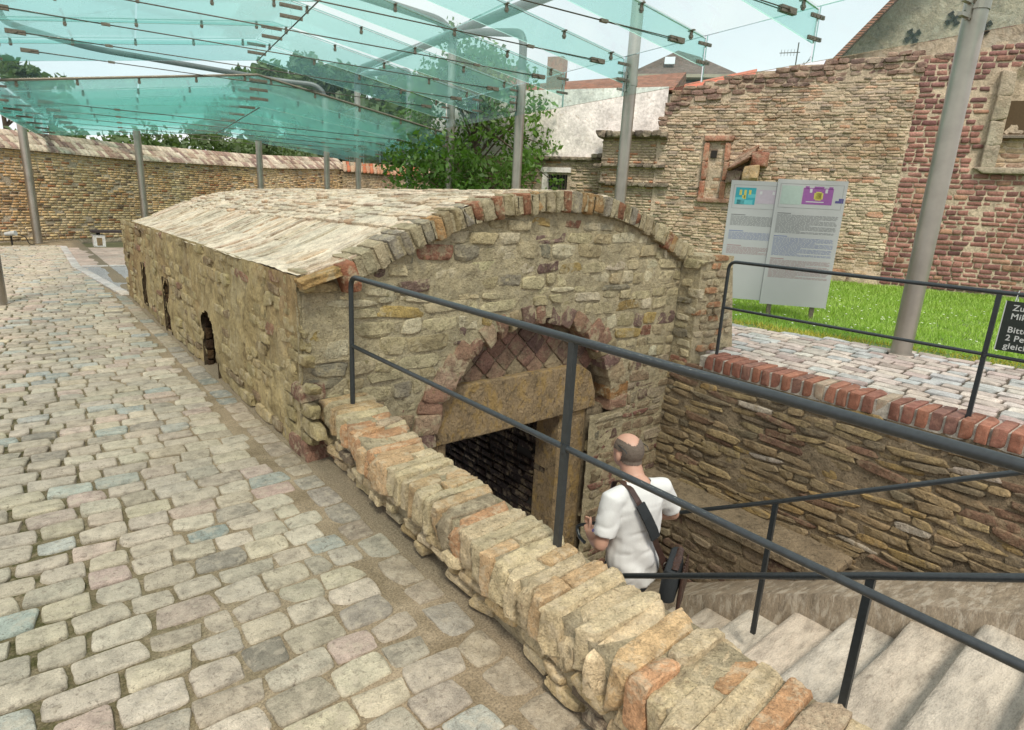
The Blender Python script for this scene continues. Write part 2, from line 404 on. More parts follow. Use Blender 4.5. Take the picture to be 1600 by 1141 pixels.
def courses(R, u0, u1, v0, v1, h, w, inside=None, gap=.012, wob=.0, clip=None):
    out = []; v = v0
    while v < v1:
        hh = R.uniform(*h); u = u0 - R.uniform(0, w[1])
        while u < u1:
            ww = R.uniform(*w); a_, b_ = u, u+ww; vc = v+hh/2+R.normal(0, wob); u += 0
            if clip: a_, b_ = max(a_, clip[0]), min(b_, clip[1])
            uc, wk = (a_+b_)/2, b_-a_
            if wk > .05 and (inside is None or inside(uc, vc, wk, hh)):
                out.append((uc, vc, max(wk-gap, .02), max(hh-gap*(.6+.8*R.random()), .015)))
            u += ww; continue
            if 0: out.append((uc, vc, max(ww-gap, .02), max(hh-gap*(.6+.8*R.random()), .015)))
            u += ww
        v += hh
    return out
def wall_specs(R, cs, O, U, V, Nn, depth, proud, P, rot=.03, pj_=.006):
    O, U, V, Nn = (np.array(q, float) for q in (O, U, V, Nn)); out = []
    for u, v, w, h in cs:
        a = R.normal(0, rot); ca, sa = math.cos(a), math.sin(a); U2 = ca*U+sa*V; V2 = -sa*U+ca*V
        c = O+u*U+v*V+Nn*(proud-depth/2+R.normal(0, pj_))
        out.append((c, np.stack([U2*w/2, V2*h/2, Nn*depth/2], 1), pal(R, P)))
    return out
def grid_surface(name, O, U, V, Nn, us, vs, mat, parent=None, disp=None, keep=None, kind=None):
    O, U, V, Nn = (np.array(q, float) for q in (O, U, V, Nn))
    uu, vv = np.meshgrid(us, vs, indexing='ij'); P = O + uu[..., None]*U + vv[..., None]*V
    if disp is not None: P = P + disp(uu, vv, P)[..., None]*Nn
    a, b = uu.shape; idx = np.arange(a*b).reshape(a, b)
    F = np.stack([idx[:-1, :-1], idx[1:, :-1], idx[1:, 1:], idx[:-1, 1:]], -1)
    if keep is not None:
        uc = (uu[:-1, :-1]+uu[1:, 1:])/2; vc = (vv[:-1, :-1]+vv[1:, 1:])/2; F = F[keep(uc, vc)]
    F = F.reshape(-1, 4)
    Mp = world_of(parent) if parent is not None else Matrix()
    Mi = np.array(Mp.inverted()); Q = P.reshape(-1, 3) @ Mi[:3, :3].T + Mi[:3, 3]
    if np.dot(np.cross(U, V), Nn) < 0: F = F[:, ::-1].copy()
    used = np.unique(F); mp = np.zeros(len(Q), int); mp[used] = np.arange(len(used)); Q = Q[used]; F = mp[F]
    return obj(name, Q, F, mat, parent, True, Mp)
X, Y, Z = np.eye(3)

# palettes (real albedo)
P_cob = [(6, (.45, .40, .315)), (4, (.40, .35, .27)), (1.8, (.42, .34, .28)), (1.2, (.46, .41, .30)), (1.1, (.31, .335, .305)), (1.0, (.375, .385, .335)), (.7, (.27, .245, .20)), (2, (.38, .345, .275))]
P_rub = [(6, (.52, .44, .275)), (3, (.44, .365, .22)), (3, (.58, .51, .36)), (.8, (.27, .13, .085)), (.5, (.20, .13, .11)), (.6, (.42, .30, .12)), (1.4, (.26, .23, .17))]
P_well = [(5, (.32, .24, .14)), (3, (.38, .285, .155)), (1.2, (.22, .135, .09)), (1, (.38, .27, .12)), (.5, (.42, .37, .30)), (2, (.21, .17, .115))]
P_ring = [(5, (.43, .36, .235)), (2, (.46, .28, .13)), (2.0, (.29, .255, .20)), (1.4, (.30, .14, .08)), (2, (.33, .26, .15))]
P_darch = [(3, (.31, .18, .125)), (2, (.38, .26, .18)), (2, (.21, .13, .105)), (1.5, (.36, .28, .17)), (.8, (.40, .21, .09))]
P_cop = [(5, (.60, .49, .31)), (3.2, (.56, .39, .215)), (1.3, (.50, .29, .155)), (3, (.54, .44, .28)), (1, (.40, .32, .22))]
P_roof = [(5, (.64, .53, .40)), (2.4, (.60, .46, .33)), (1.6, (.57, .48, .37)), (.9, (.54, .36, .23)), (.7, (.42, .33, .24))]
P_red = [(5, (.30, .13, .085)), (2, (.25, .11, .08)), (1, (.20, .105, .085)), (.8, (.42, .34, .25))]
P_pave = [(4, (.54, .47, .41)), (3, (.50, .42, .37)), (3, (.45, .45, .435)), (1.5, (.46, .37, .33)), (1, (.58, .53, .47))]
P_lw = [(6, (.58, .45, .26)), (3, (.62, .50, .31)), (2, (.52, .38, .20)), (1, (.36, .19, .10)), (.9, (.18, .14, .10)), (1.8, (.58, .48, .32))]
P_ruin = [(6, (.55, .45, .32)), (3, (.48, .37, .26)), (2, (.62, .53, .40)), (1, (.46, .28, .18)), (1, (.34, .28, .22))]
P_sst = [(5, (.31, .155, .125)), (3, (.36, .19, .155)), (2.5, (.24, .12, .105)), (.8, (.38, .22, .15)), (.6, (.19, .09, .085))]
P_tile = [(4, (.50, .44, .34)), (2.2, (.30, .21, .17)), (2, (.56, .49, .39)), (1.2, (.22, .155, .13))]

# ------------------------------------------------------------------ ground
ZG = .29
def sheet(name, quads, mat, kind='structure'):
    V = []; F = []
    for q in quads: n = len(V); V += q; F.append(tuple(range(n, n+len(q))))
    o = obj(name, V, F, mat); o['kind'] = kind; return o
def ringq(x0, y0, x1, y1, a0, b0, a1, b1, z):
    return [[(x0,y0,z),(x1,y0,z),(x1,b0,z),(x0,b0,z)], [(x0,b1,z),(x1,b1,z),(x1,y1,z),(x0,y1,z)], [(x0,b0,z),(a0,b0,z),(a0,b1,z),(x0,b1,z)], [(a1,b0,z),(x1,b0,z),(x1,b1,z),(a1,b1,z)]]
sheet('ground', ringq(-350, -350, 350, 350, 1.45, -1.6, 5.3, 9.5, -.12), M_earth)
R = np.random.default_rng(1)
court = grid_surface('courtyard_path', (0, 0, 0), X, Y, Z, np.concatenate([np.arange(-12, -2, .25), np.arange(-2, 1.34, .045), [1.36, 1.47]]), np.concatenate([np.arange(-2, .4, .2), np.arange(.4, 7, .05), np.arange(7, 22, .25)]), M_fill,
    disp=lambda u, v, P: -.010 - .005 + np.clip((u-.1)/.9, 0, 1)*.0085 + np.clip((u-1.20)/.2, 0, 1)*.022*(1+fbm(P*3, 3, 5)) + .006*fbm(P*6, 4, 3) + .003*fbm(P*30, 2, 9) - .02*(u < -2))
court['kind'] = 'structure'
specs = []
y = -1.2; row = 0
edge_x = lambda yy: 1.0 if yy < 10.7 else (1.0 - .0*(yy-10.7))
while y < 19.6:
    d = R.uniform(.128, .150)
    x = 1.10 - R.uniform(0, .10)
    xl = -11 if y > 4 else -4
    while x > xl:
        w = R.uniform(.155, .235)
        if R.random() < .08: w *= .6
        sunk = max(0, min(1, (x-.1)/.9)); hz = -.0215 + .0025*sunk + (.010-.005*sunk)*fbm(np.array([x, y, 0.])*1.5, 2, 4) - .002*sunk + R.normal(0, .0025)
        a = R.normal(-.02, .03); ca, sa = math.cos(a), math.sin(a)
        g = .017*(1-.62*sunk)
        hw, hd, hh = (w-g)/2, (d-g)/2, .026
        tx, ty = R.normal(0, .018-.009*sunk), R.normal(0, .018-.009*sunk)
        ux = np.array([ca, sa, tx]); uy = np.array([-sa, ca, ty]); ux /= np.linalg.norm(ux); uy = uy-ux*(uy@ux); uy /= np.linalg.norm(uy); un = np.cross(ux, uy)
        specs.append((np.array([x-w/2, y+d/2+.02*math.sin(x*1.3), hz]), np.stack([ux*hw, uy*hd, un*hh], 1), pal(R, P_cob)))
        x -= w
    y += d; row += 1
# the gutter course that follows the wall
y = -1
while y < 10.6:
    w = R.uniform(.15, .25)
    specs.append((np.array([1.175+R.normal(0, .006), y+w/2, -.020]), np.stack([X*.068, Y*(w-.016)/2, Z*.024], 1), pal(R, [(3, (.29, .265, .22)), (1, (.24, .25, .22)), (3, (.33, .28, .21))])))
    y += w
lay('cobblestone', court, specs, M_cobble, 'cob', 'coblo')
# gravel bed, slab patch and kerb strips on the far side of the yard
sheet('gravel_bed', [[(1.3, 10.6, .004), (5.2, 10.6, .004), (5.2, 14.5, .004), (1.0, 14.5, .004)]], M_gravel)
sheet('slab_patch', [[(1.0, 14.7, .006), (7.0, 14.7, .006), (7.0, 19.0, .006), (1.05, 19.0, .006)]], M_pink)
sp = []
for (x0, y0, x1, y1) in [(1.25, 10.6, .92, 14.6), (.92, 14.6, 1.0, 19.3), (1.0, 14.6, 6, 14.6)]:
    L = math.hypot(x1-x0, y1-y0); n = int(L/.42); dx, dy = (x1-x0)/L, (y1-y0)/L
    for i in range(n):
        t = (i+.5)*L/n
        sp.append((np.array([x0+dx*t, y0+dy*t, .005]), np.stack([np.array([dx, dy, 0])*(L/n*.48), np.array([-dy, dx, 0])*.07, Z*.02], 1), pal(R, [(3, (.46, .44, .41)), (1, (.44, .38, .33))])))
lay('kerb_stone', court, sp, M_pave, 'bricklo')

# right forecourt, one step higher
fore = sheet('forecourt', [[(5.22, -4, ZG-.016), (9.6, -4, ZG-.016), (7.55, 2.1, ZG-.016), (6.9, 4.7, ZG-.016), (6.5, 10.6, ZG-.016), (5.22, 10.6, ZG-.016)]], stone_mat('dark sett joint', base=(.12, .10, .075), coarse=20, fine=90))
specs = []; R = np.random.default_rng(3)
ang = rad(-7); UX = np.array([math.sin(ang+rad(7)), 1, 0]); 
edge = lambda yy: 7.03-.245*(yy-4.18) if yy > 1 else 7.81-.30*(yy-1)
x = 5.24
while x < 9.2:
    d = R.uniform(.15, .18); y = -3.6+R.uniform(0, .2)
    while y < 5.5:
        w = R.uniform(.16, .30)
        if x+d < edge(y)+.05:
            a = R.normal(0, .018); ca, sa = math.cos(a), math.sin(a)
            specs.append((np.array([x+d/2, y+w/2, ZG-.020+R.normal(0, .003)]), np.stack([np.array([ca, sa, R.normal(0, .01)])*(d-.030)/2, np.array([-sa, ca, R.normal(0, .01)])*(w-.030)/2, Z*.026], 1), pal(R, P_pave)))
        y += w
    x += d
lay('paving_stone', fore, specs, M_pave, 'crisp', 'bricklo')
sheet('lawn', [[(5.3, -9, ZG-.02), (30, -9, ZG-.02), (30, 22, ZG-.02), (5.3, 22, ZG-.02)]], flat_mat('turf soil', (.10, .16, .04), rough=.95, scale=5, var=.4))
# grass blades
n = 95000; R = np.random.default_rng(5)
gy = R.uniform(-3, 8.2, n); ex = np.where(gy > 1, 7.03-.245*(gy-4.18), 7.81-.30*(gy-1)); gx = ex + (R.random(n)**1.5)*8.6
dens = fbm(np.stack([gx*1.2, gy*1.2, gx*0], 1), 3, 8)
kp = (gx < 14.05-.505*(gy-8.34)-.1) & ((gx-ex > .25) | (R.random(n) < .35+dens))
gx, gy, ex = gx[kp], gy[kp], ex[kp]; n = len(gx)
h = (.035+.05*R.random(n))*(1+.5*fbm(np.stack([gx*2, gy*2, gx*0], 1), 2, 2)); h *= np.clip((gx-ex)/.5+.5, .5, 1)
an = R.uniform(0, 6.283, n); ln = R.normal(0, .03, (n, 2)); w = .006+.007*(gx-7)/6
V = np.zeros((n, 3, 3)); V[:, 0] = np.stack([gx-np.cos(an)*w, gy-np.sin(an)*w, np.full(n, ZG-.02)], 1); V[:, 1] = np.stack([gx+np.cos(an)*w, gy+np.sin(an)*w, np.full(n, ZG-.02)], 1)
V[:, 2] = np.stack([gx+ln[:, 0], gy+ln[:, 1], ZG-.02+h], 1)
cc = np.repeat((.75+.5*R.random((n, 1)))*np.where((gx-ex < .3)[:, None], np.array([[1.5, .9, .9]]), np.array([[1, 1, 1.]])), 3, 0)
g = obj('grass', V.reshape(-1, 3), np.arange(n*3).reshape(-1, 3), M_grass, col=cc); tag(g, kind='stuff')
m = 260; dx_ = R.uniform(7.4, 13, m); dy_ = R.uniform(-1, 7, m); k2 = (dx_ > np.where(dy_ > 1, 7.03-.245*(dy_-4.18), 7.81)+.2) & (dx_ < 13.8-.505*(dy_-8.34)); dx_, dy_ = dx_[k2], dy_[k2]
Vd = []; Fd = []
for x_, y_ in zip(dx_, dy_):
    q = len(Vd); s_ = .012; z_ = ZG+.055
    Vd += [(x_-s_, y_-s_, z_), (x_+s_, y_-s_, z_), (x_+s_, y_+s_, z_+.004), (x_-s_, y_+s_, z_+.004)]; Fd.append((q, q+1, q+2, q+3))
tag(obj('daisies', Vd, Fd, flat_mat('daisy petals', (.8, .8, .75), rough=.7)), kind='stuff')

# ------------------------------------------------------------------ the vaulted building
YF, YB = 3.555, 10.6
vault = thing('vaulted_building', 'low barrel vaulted stone building with arched doorway and pale brick roof', 'building', (3.2, YF, 0))
ARC = np.array([(1.27, 1.14), (1.56, 1.225), (1.84, 1.355), (2.02, 1.44), (2.21, 1.515), (2.63, 1.645), (3.16, 1.715), (3.5, 1.73), (3.79, 1.71), (4.15, 1.64), (4.48, 1.54), (4.95, 1.33), (5.2, 1.26)])
def arcz(x): return np.interp(x, ARC[:, 0], ARC[:, 1])
def smooth_arc():
    xs = np.linspace(1.27, 5.2, 60); z = arcz(xs); z = np.convolve(np.pad(z, 2, 'edge'), np.ones(5)/5, 'valid'); return xs, z
AX, AZ = smooth_arc()
# roof sheet (mortar bed) swept along Y, with raised bricks on it
us = np.linspace(0, 1, 61); ys = np.arange(3.53, YB+.01, .06)
al = np.concatenate([[0], np.cumsum(np.hypot(np.diff(AX), np.diff(AZ)))])
uu, vv = np.meshgrid(np.arange(60), ys, indexing='ij')
P = np.stack([AX[uu], vv, AZ[uu]], -1).astype(float); 
P[..., 2] -= (vv-3.55)*.011
P[..., 2] += .012*fbm(P*5, 4, 21) + .008*fbm(P*18, 2, 22) - .008
P[0, :, 0] += .02*fbm(P[0]*3, 3, 2)
idx = np.arange(uu.size).reshape(uu.shape); F = np.stack([idx[:-1, :-1], idx[1:, :-1], idx[1:, 1:], idx[:-1, 1:]], -1).reshape(-1, 4)
Mp = world_of(vault); Mi = np.array(Mp.inverted())
roof = obj('roof', P.reshape(-1, 3) @ Mi[:3, :3].T + Mi[:3, 3], F, M_roofm, vault, True, Mp)
specs = []; R = np.random.default_rng(11)
def roofpt(s, y):
    x = np.interp(s, al, AX); z = np.interp(s, al, AZ) - (y-3.55)*.011; e = .02
    t = np.array([np.interp(s+e, al, AX)-np.interp(s-e, al, AX), 0, np.interp(s+e, al, AZ)-np.interp(s-e, al, AZ)]); t /= np.linalg.norm(t)
    return np.array([x, y, z]), t, np.cross(t, Y)*1.
s = .03
while s < al[-1]-.05:
    ramp_ = s < .42
    d = .13 if not ramp_ else .36
    if ramp_:
        y = 3.52
        while y < YB-.05:
            w = R.uniform(.05, .095); p, t, nn = roofpt(s+.18, y+w/2)
            specs.append((p+nn*(-.0265+R.normal(0, .0065)), np.stack([t*.185, Y*(w-.010)/2, nn*.022], 1), tuple(.88*np.array(pal(R, P_roof))))); y += w
        s += d
        continue
    d = R.uniform(.058, .078); y = 3.75-R.uniform(0, .2)
    while y < YB-.1:
        w = R.uniform(.20, .28); p, t, nn = roofpt(s+d/2, y+w/2)
        miss = fbm(p*2.3, 2, 41) > .10 and R.random() < .40
        off = -.052 if miss else -.0165+R.normal(0, .0085)
        a = R.normal(0, .02)
        specs.append((p+nn*off, np.stack([(t+a*Y)*(d-.009)/2, (Y-a*t)*(w-.012)/2, nn*.024], 1), pal(R, P_roof))); y += w
    s += d
lay('roof_brick', roof, specs, M_roof, 'ring', 'rublo')
# left side wall with three slit niches
nich = [(5.58, 6.04, .0, .56), (7.55, 7.83, .02, .60), (9.0, 9.22, .12, .62)]
def side_disp(u, v, P):
    d = .034*fbm(P*3.2, 4, 31)+.020*fbm(P*12, 3, 33)
    d = d - .02*np.clip((.30-v)/.3, 0, 1) + .03*np.clip((v-.9)/.25, 0, 1)*0
    for (a, b, c, e) in ():
        m_ = (a+b)/2; w_ = (b-a)/2; top = e-.10*((u-m_)/w_)**2
        ins = (np.abs(u-m_) < w_*(1+.15*fbm(P*9, 2, 3))) & (v < top) & (v > c)
        d = d - .60*ins
    return d
sw = grid_surface('side_wall', (1.275, 0, 0), Y, Z, -X, np.arange(YF-.02, YB+.02, .022), np.concatenate([np.arange(-.05, 1.12, .024), [1.135]]), M_render, vault, side_disp, lambda u, v: ~np.any([(np.abs(u-(a+b)/2) < (b-a)/2*(1+.12*np.sin(v*37))) & (v < e-.10*((u-(a+b)/2)/((b-a)/2))**2) & (v > c) for a, b, c, e in nich], axis=0))
specs = []
cs = courses(R, YF+.1, YB, .0, 1.05, (.06, .11), (.12, .34), gap=.012, inside=lambda u, v, w, h: R.random() < (.75 if v < .16 else .62) and not any(a-.15 < u < b+.15 and v < e+.08 for a, b, c, e in nich))
lay('stone', sw, wall_specs(R, cs, (1.275, 0, 0), Y, Z, -X, .07, .006, [(6, (.40, .32, .165)), (.5, (.28, .16, .10)), (1.2, (.24, .175, .10)), (3, (.46, .37, .20))], rot=.05, pj_=.005), M_rubble, 'rub', 'rublo')
cs = [(YF+.06, .06, .30, .13), (YF+.03, .42, .16, .11)]
lay('quoin', sw, wall_specs(R, [(.0+c[0], c[1], c[2], c[3]) for c in cs], (1.27, 0, 0), Y, Z, -X, .16, .022, [(3, (.27, .15, .105)), (1, (.22, .12, .085))]), M_rubble, 'ring')
MB().box((1.30, YB-.3, -.1), (5.15, YB, 1.0)).build('rear_wall', M_render, vault)
# side wall toward the forecourt
MB().box((5.0, YF+.25, -.1), (5.22, YB-.3, 1.24)).build('forecourt_side_wall', M_mortar, vault)
M_niche = stone_mat('shade-toned niche stone', base=(.10, .072, .042), coarse=9, fine=60, bst=1, bd=.03)  # brown stone darkened further, the niche's shade is put into its colour
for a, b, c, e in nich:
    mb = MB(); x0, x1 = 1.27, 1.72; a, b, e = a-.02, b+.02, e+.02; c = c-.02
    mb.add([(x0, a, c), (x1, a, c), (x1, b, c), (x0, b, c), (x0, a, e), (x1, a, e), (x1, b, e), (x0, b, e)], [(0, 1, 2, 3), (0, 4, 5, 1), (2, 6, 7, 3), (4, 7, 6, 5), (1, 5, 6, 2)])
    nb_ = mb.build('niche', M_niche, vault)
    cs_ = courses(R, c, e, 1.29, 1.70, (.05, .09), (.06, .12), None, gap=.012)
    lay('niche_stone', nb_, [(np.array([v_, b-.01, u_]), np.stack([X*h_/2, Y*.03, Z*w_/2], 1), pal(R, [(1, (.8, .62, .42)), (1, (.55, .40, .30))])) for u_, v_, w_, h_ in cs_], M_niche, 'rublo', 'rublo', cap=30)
# front face
DC = (3.2, -.15)
def ell(x, z, rx, rz): return ((x-DC[0])/rx)**2+(np.maximum(z-DC[1], 0)/rz)**2
def in_door(x, z, g=0.): return (ell(x, z, .98+g, .90+g) < 1) & (z > -2.4) & (np.abs(x-DC[0]) < .98+g)
def face_ok(x, z):
    a = (z < arcz(x)-.05) & (x < 4.98) & (x > 1.26)
    a &= ~((z < -.02) & (x < 1.6)); door = (in_door(x, z) & (z > -.2)) | ((x > 2.2) & (x < 3.9) & (z <= -.2))
    return a & ~door
ff = grid_surface('front_wall', (0, YF, 0), X, Z, -Y, np.arange(1.26, 5.01, .035), np.arange(-2.3, 1.72, .035), M_mortar, vault,
    lambda u, v, P: .006+.015*fbm(P*4, 4, 51)+.009*fbm(P*20, 2, 5), face_ok)
def in_face(u, v, w, h):
    if not face_ok(np.array(u), np.array(v)): return False
    if v+h/2 > arcz(u-w/2)-.12 or v+h/2 > arcz(min(u+w/2, 4.98))-.12: return False
    if u+w/2 > 5.0 or u-w/2 < 1.28: return False
    if ell(u-w/2*np.sign(u-DC[0]), v-h*.3, 1.15, .98) < 1 and v > -.25: return False
    if 2.15 < u+w/2 and u-w/2 < 3.92 and v < -.2: return False
    return True
cs = []
def fit(c, depth=0):
    u, v, w, h = c
    if in_face(u, v, w, h):
        if R.random() < .97: cs.append(c)
    elif depth < 2 and w > .07:
        fit((u-w/4, v, w/2-.006, h), depth+1); fit((u+w/4, v, w/2-.006, h), depth+1)
for c in courses(R, 1.28, 5.0, -2.3, 1.7, (.055, .14), (.11, .36), None, gap=.014, wob=.010, clip=(1.28, 4.98)): fit(c)
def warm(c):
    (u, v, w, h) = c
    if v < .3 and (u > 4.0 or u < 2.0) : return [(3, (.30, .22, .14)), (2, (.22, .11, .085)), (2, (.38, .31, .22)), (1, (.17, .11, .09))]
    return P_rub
specs = []
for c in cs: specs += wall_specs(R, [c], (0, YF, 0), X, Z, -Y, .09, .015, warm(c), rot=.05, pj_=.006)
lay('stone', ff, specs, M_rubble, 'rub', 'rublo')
# arch ring of bricks on edge
specs = []; s = .30; nb = 0
L_end = np.interp(5.0, AX, al)
while s < L_end:
    w = R.uniform(.072, .105); p, t, nn = roofpt(s+w/2, 3.56); dep = R.uniform(.135, .165)
    a = R.normal(0, .03); t2 = t+a*nn; n2 = nn-a*t
    specs.append((p-nn*(dep/2-.006)+np.array([0, 0.055+R.normal(0, .006), 0]), np.stack([t2*(w-.011)/2, Y*.13, n2*dep/2], 1), pal(R, P_ring))); s += w
lay('arch_brick', vault, specs, M_rubble, 'ring')
# mortar backing of the ring
mb = MB()
for i in range(5, 59):
    if AX[i] < 1.5 or AX[i] > 5.0: continue
    p, t, nn = roofpt((al[i]+al[min(i+1, 59)])/2, 3.6)
    mb.obox(p-nn*.075, t, Y, nn, (al[min(i+1, 59)]-al[i])/2+.004, .10, .062)
mb.build('arch_mortar', M_mortar, vault)
# cornice slabs at the left springing and the red corner stone
specs = [(np.array([1.385, 3.53, 1.135]), np.stack([np.array([.12, 0, .045]), Y*.10, np.array([-.008, 0, .028])], 1), (.46, .29, .12)),
         (np.array([1.40, 3.55, 1.07]), np.stack([np.array([.10, 0, .01]), Y*.06, Z*.03], 1), (.36, .27, .14)),
         (np.array([1.555, 3.50, 1.125]), np.stack([np.array([.045, 0, .012]), Y*.10, np.array([-.03, 0, .095])], 1), (.36, .15, .085))]
lay('cornice_stone', vault, specs, M_rubble, 'cop')
MB().box((1.29, YF-.02, .6), (1.62, YF+.2, 1.16)).build('corner_fill', M_mortar, vault)
# door arch
specs = []; n = 25
for i in range(n):
    th = math.pi*(.985-(i+.5)/n*.985) - (.03 if i > n/2 else -.02); d_in, d_out = (.93, .845), (1.17, 1.0)
    pi_ = np.array([DC[0]+d_in[0]*math.cos(th), 0, DC[1]+d_in[1]*math.sin(th)]); po = np.array([DC[0]+d_out[0]*math.cos(th), 0, DC[1]+d_out[1]*math.sin(th)])
    ax = po-pi_; L = np.linalg.norm(ax); ax /= L; tt = np.cross(Y, ax); L *= R.uniform(.86, 1.08)
    c = (pi_+po)/2; c[1] = YF+.082+R.normal(0, .005)
    specs.append((c, np.stack([tt*(.067+R.normal(0, .004)), Y*.105, ax*L/2], 1), pal(R, P_darch)))
lay('door_arch_stone', vault, specs, M_rubble, 'ring')
# tympanum of diamond-set stones, lintel, jambs
def poly_prism(name, pts, y0, y1, mat, parent):
    return MB().prism([(x, y0, z) for x, z in pts], (0, y1-y0, 0)).build(name, mat, parent)
ty = [(DC[0]+1.0*math.cos(t), DC[1]+.92*math.sin(t)) for t in np.linspace(.42, math.pi-.42, 18)]
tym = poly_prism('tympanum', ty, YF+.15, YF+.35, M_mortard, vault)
specs = []; q = .148
for i in range(-9, 10):
    for j in range(-9, 10):
        cx = DC[0]+(i+j)*q/math.sqrt(2); cz = .40+(i-j)*q/math.sqrt(2)
        if ell(cx, cz, .95, .84) < 1 and cz > .25:
            k = 1/math.sqrt(2); hs = q/2-.004
            specs.append((np.array([cx, YF+.170+R.normal(0, .004), cz]), np.stack([np.array([k, 0, k])*hs, np.array([-k, 0, k])*hs, -Y*.035], 1), pal(R, [(3, (.24, .135, .10)), (2, (.30, .19, .13)), (2.5, (.34, .27, .17)), (2, (.17, .105, .085))])))
lay('diamond_stone', tym, specs, M_well, 'brick')
lint = [(2.20, -.19), (2.26, .02), (2.42, .262), (3.80, .268), (3.94, .18), (4.02, -.02), (4.03, -.16), (3.72, -.175)]
li = poly_prism('lintel', lint, YF+.075, YF+.42, M_lintel, vault)
bv = li.modifiers.new('bevel', 'BEVEL'); bv.width = .012; bv.segments = 2
mbx = MB().box((3.62, YF+.11, -2.2), (3.95, YF+.42, -.178)); jr = mbx.build('door_jamb', M_lintel, vault); jr.modifiers.new('bevel', 'BEVEL').width = .012
jl = MB().box((2.12, YF+.11, -2.2), (2.42, YF+.42, -.195)).build('door_jamb', M_lintel, vault); jl.modifiers.new('bevel', 'BEVEL').width = .012
# arch soffit
mb = MB(); th = np.linspace(.02, math.pi-.02, 24)
for a, b in zip(th[:-1], th[1:]):
    P4 = [np.array([DC[0]+r1*math.cos(t), 0, DC[1]+r2*math.sin(t)]) for t in (a, b) for r1, r2 in ((.965, .88), (1.12, 1.0))]
    mb.prism([P4[0]+Y*(YF+.02), P4[1]+Y*(YF+.02), P4[3]+Y*(YF+.02), P4[2]+Y*(YF+.02)], Y*.33)
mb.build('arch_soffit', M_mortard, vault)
# passage behind the door
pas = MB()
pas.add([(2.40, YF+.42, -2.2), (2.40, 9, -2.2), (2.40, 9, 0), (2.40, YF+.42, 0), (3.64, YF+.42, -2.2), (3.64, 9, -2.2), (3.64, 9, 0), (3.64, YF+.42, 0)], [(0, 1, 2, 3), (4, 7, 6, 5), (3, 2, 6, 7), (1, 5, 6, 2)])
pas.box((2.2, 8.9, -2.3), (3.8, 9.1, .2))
pas.build('passage', flat_mat('shade-toned passage', (.022, .018, .014), rough=.95), vault)  # near-black colour stands in for the shade deep in the passage
specs = wall_specs(R, courses(R, YF+.5, 7.5, -2.1, -.02, (.075, .085), (.2, .26), gap=.014), (3.64, 0, 0), Y, Z, -X, .05, .012, [(2, (.030, .014, .010)), (1, (.036, .020, .015))], rot=.01)  # brick colours blackened to carry the passage's shade
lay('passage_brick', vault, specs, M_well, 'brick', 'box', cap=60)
MB().box((2.95, 5.0, -1.0), (3.05, 5.03, -.55)).build('wall_plate', flat_mat('grey plate', (.3, .3, .29)), vault)
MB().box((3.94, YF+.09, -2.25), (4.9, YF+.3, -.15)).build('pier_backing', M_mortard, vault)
MB().box((2.2, YF+.3, -2.3), (3.95, YF+.45, -2.2)).build('threshold', M_lintel, vault)
# buttress at the right end
but = MB().box((4.985, 3.33, -.1), (5.52, YF+.3, 1.235)).build('buttress', M_mortar, vault)
MB().prism([(5.42, 3.34, ZG-.02), (5.74, 3.34, ZG-.02), (5.52, 3.34, 1.2), (5.42, 3.34, 1.22)], (0, .5, 0)).build('buttress_toe', M_mortar, vault)
def bint(u, v, w, h): return u+w/2 < 5.52+.22*max(0, (1.1-v))/1.0 and u-w/2 > 4.97
cs = courses(R, 4.98, 5.8, .30, 1.22, (.062, .085), (.10, .24), bint, gap=.014)
lay('stone', but, wall_specs(R, cs, (0, 3.33, 0), X, Z, -Y, .09, .018, [(5, (.44, .37, .25)), (2, (.42, .22, .12)), (2, (.36, .29, .19)), (1, (.5, .44, .33))]), M_rubble, 'rub')
cs = courses(R, 3.33, 3.56, -.1, 1.2, (.07, .10), (.12, .25), lambda u, v, w, h: 3.3 < u-w/2 and u+w/2 < 3.62, gap=.014)
lay('stone', but, wall_specs(R, cs, (4.985, 0, 0), Y, Z, -X, .09, .016, P_rub), M_rubble, 'rub')

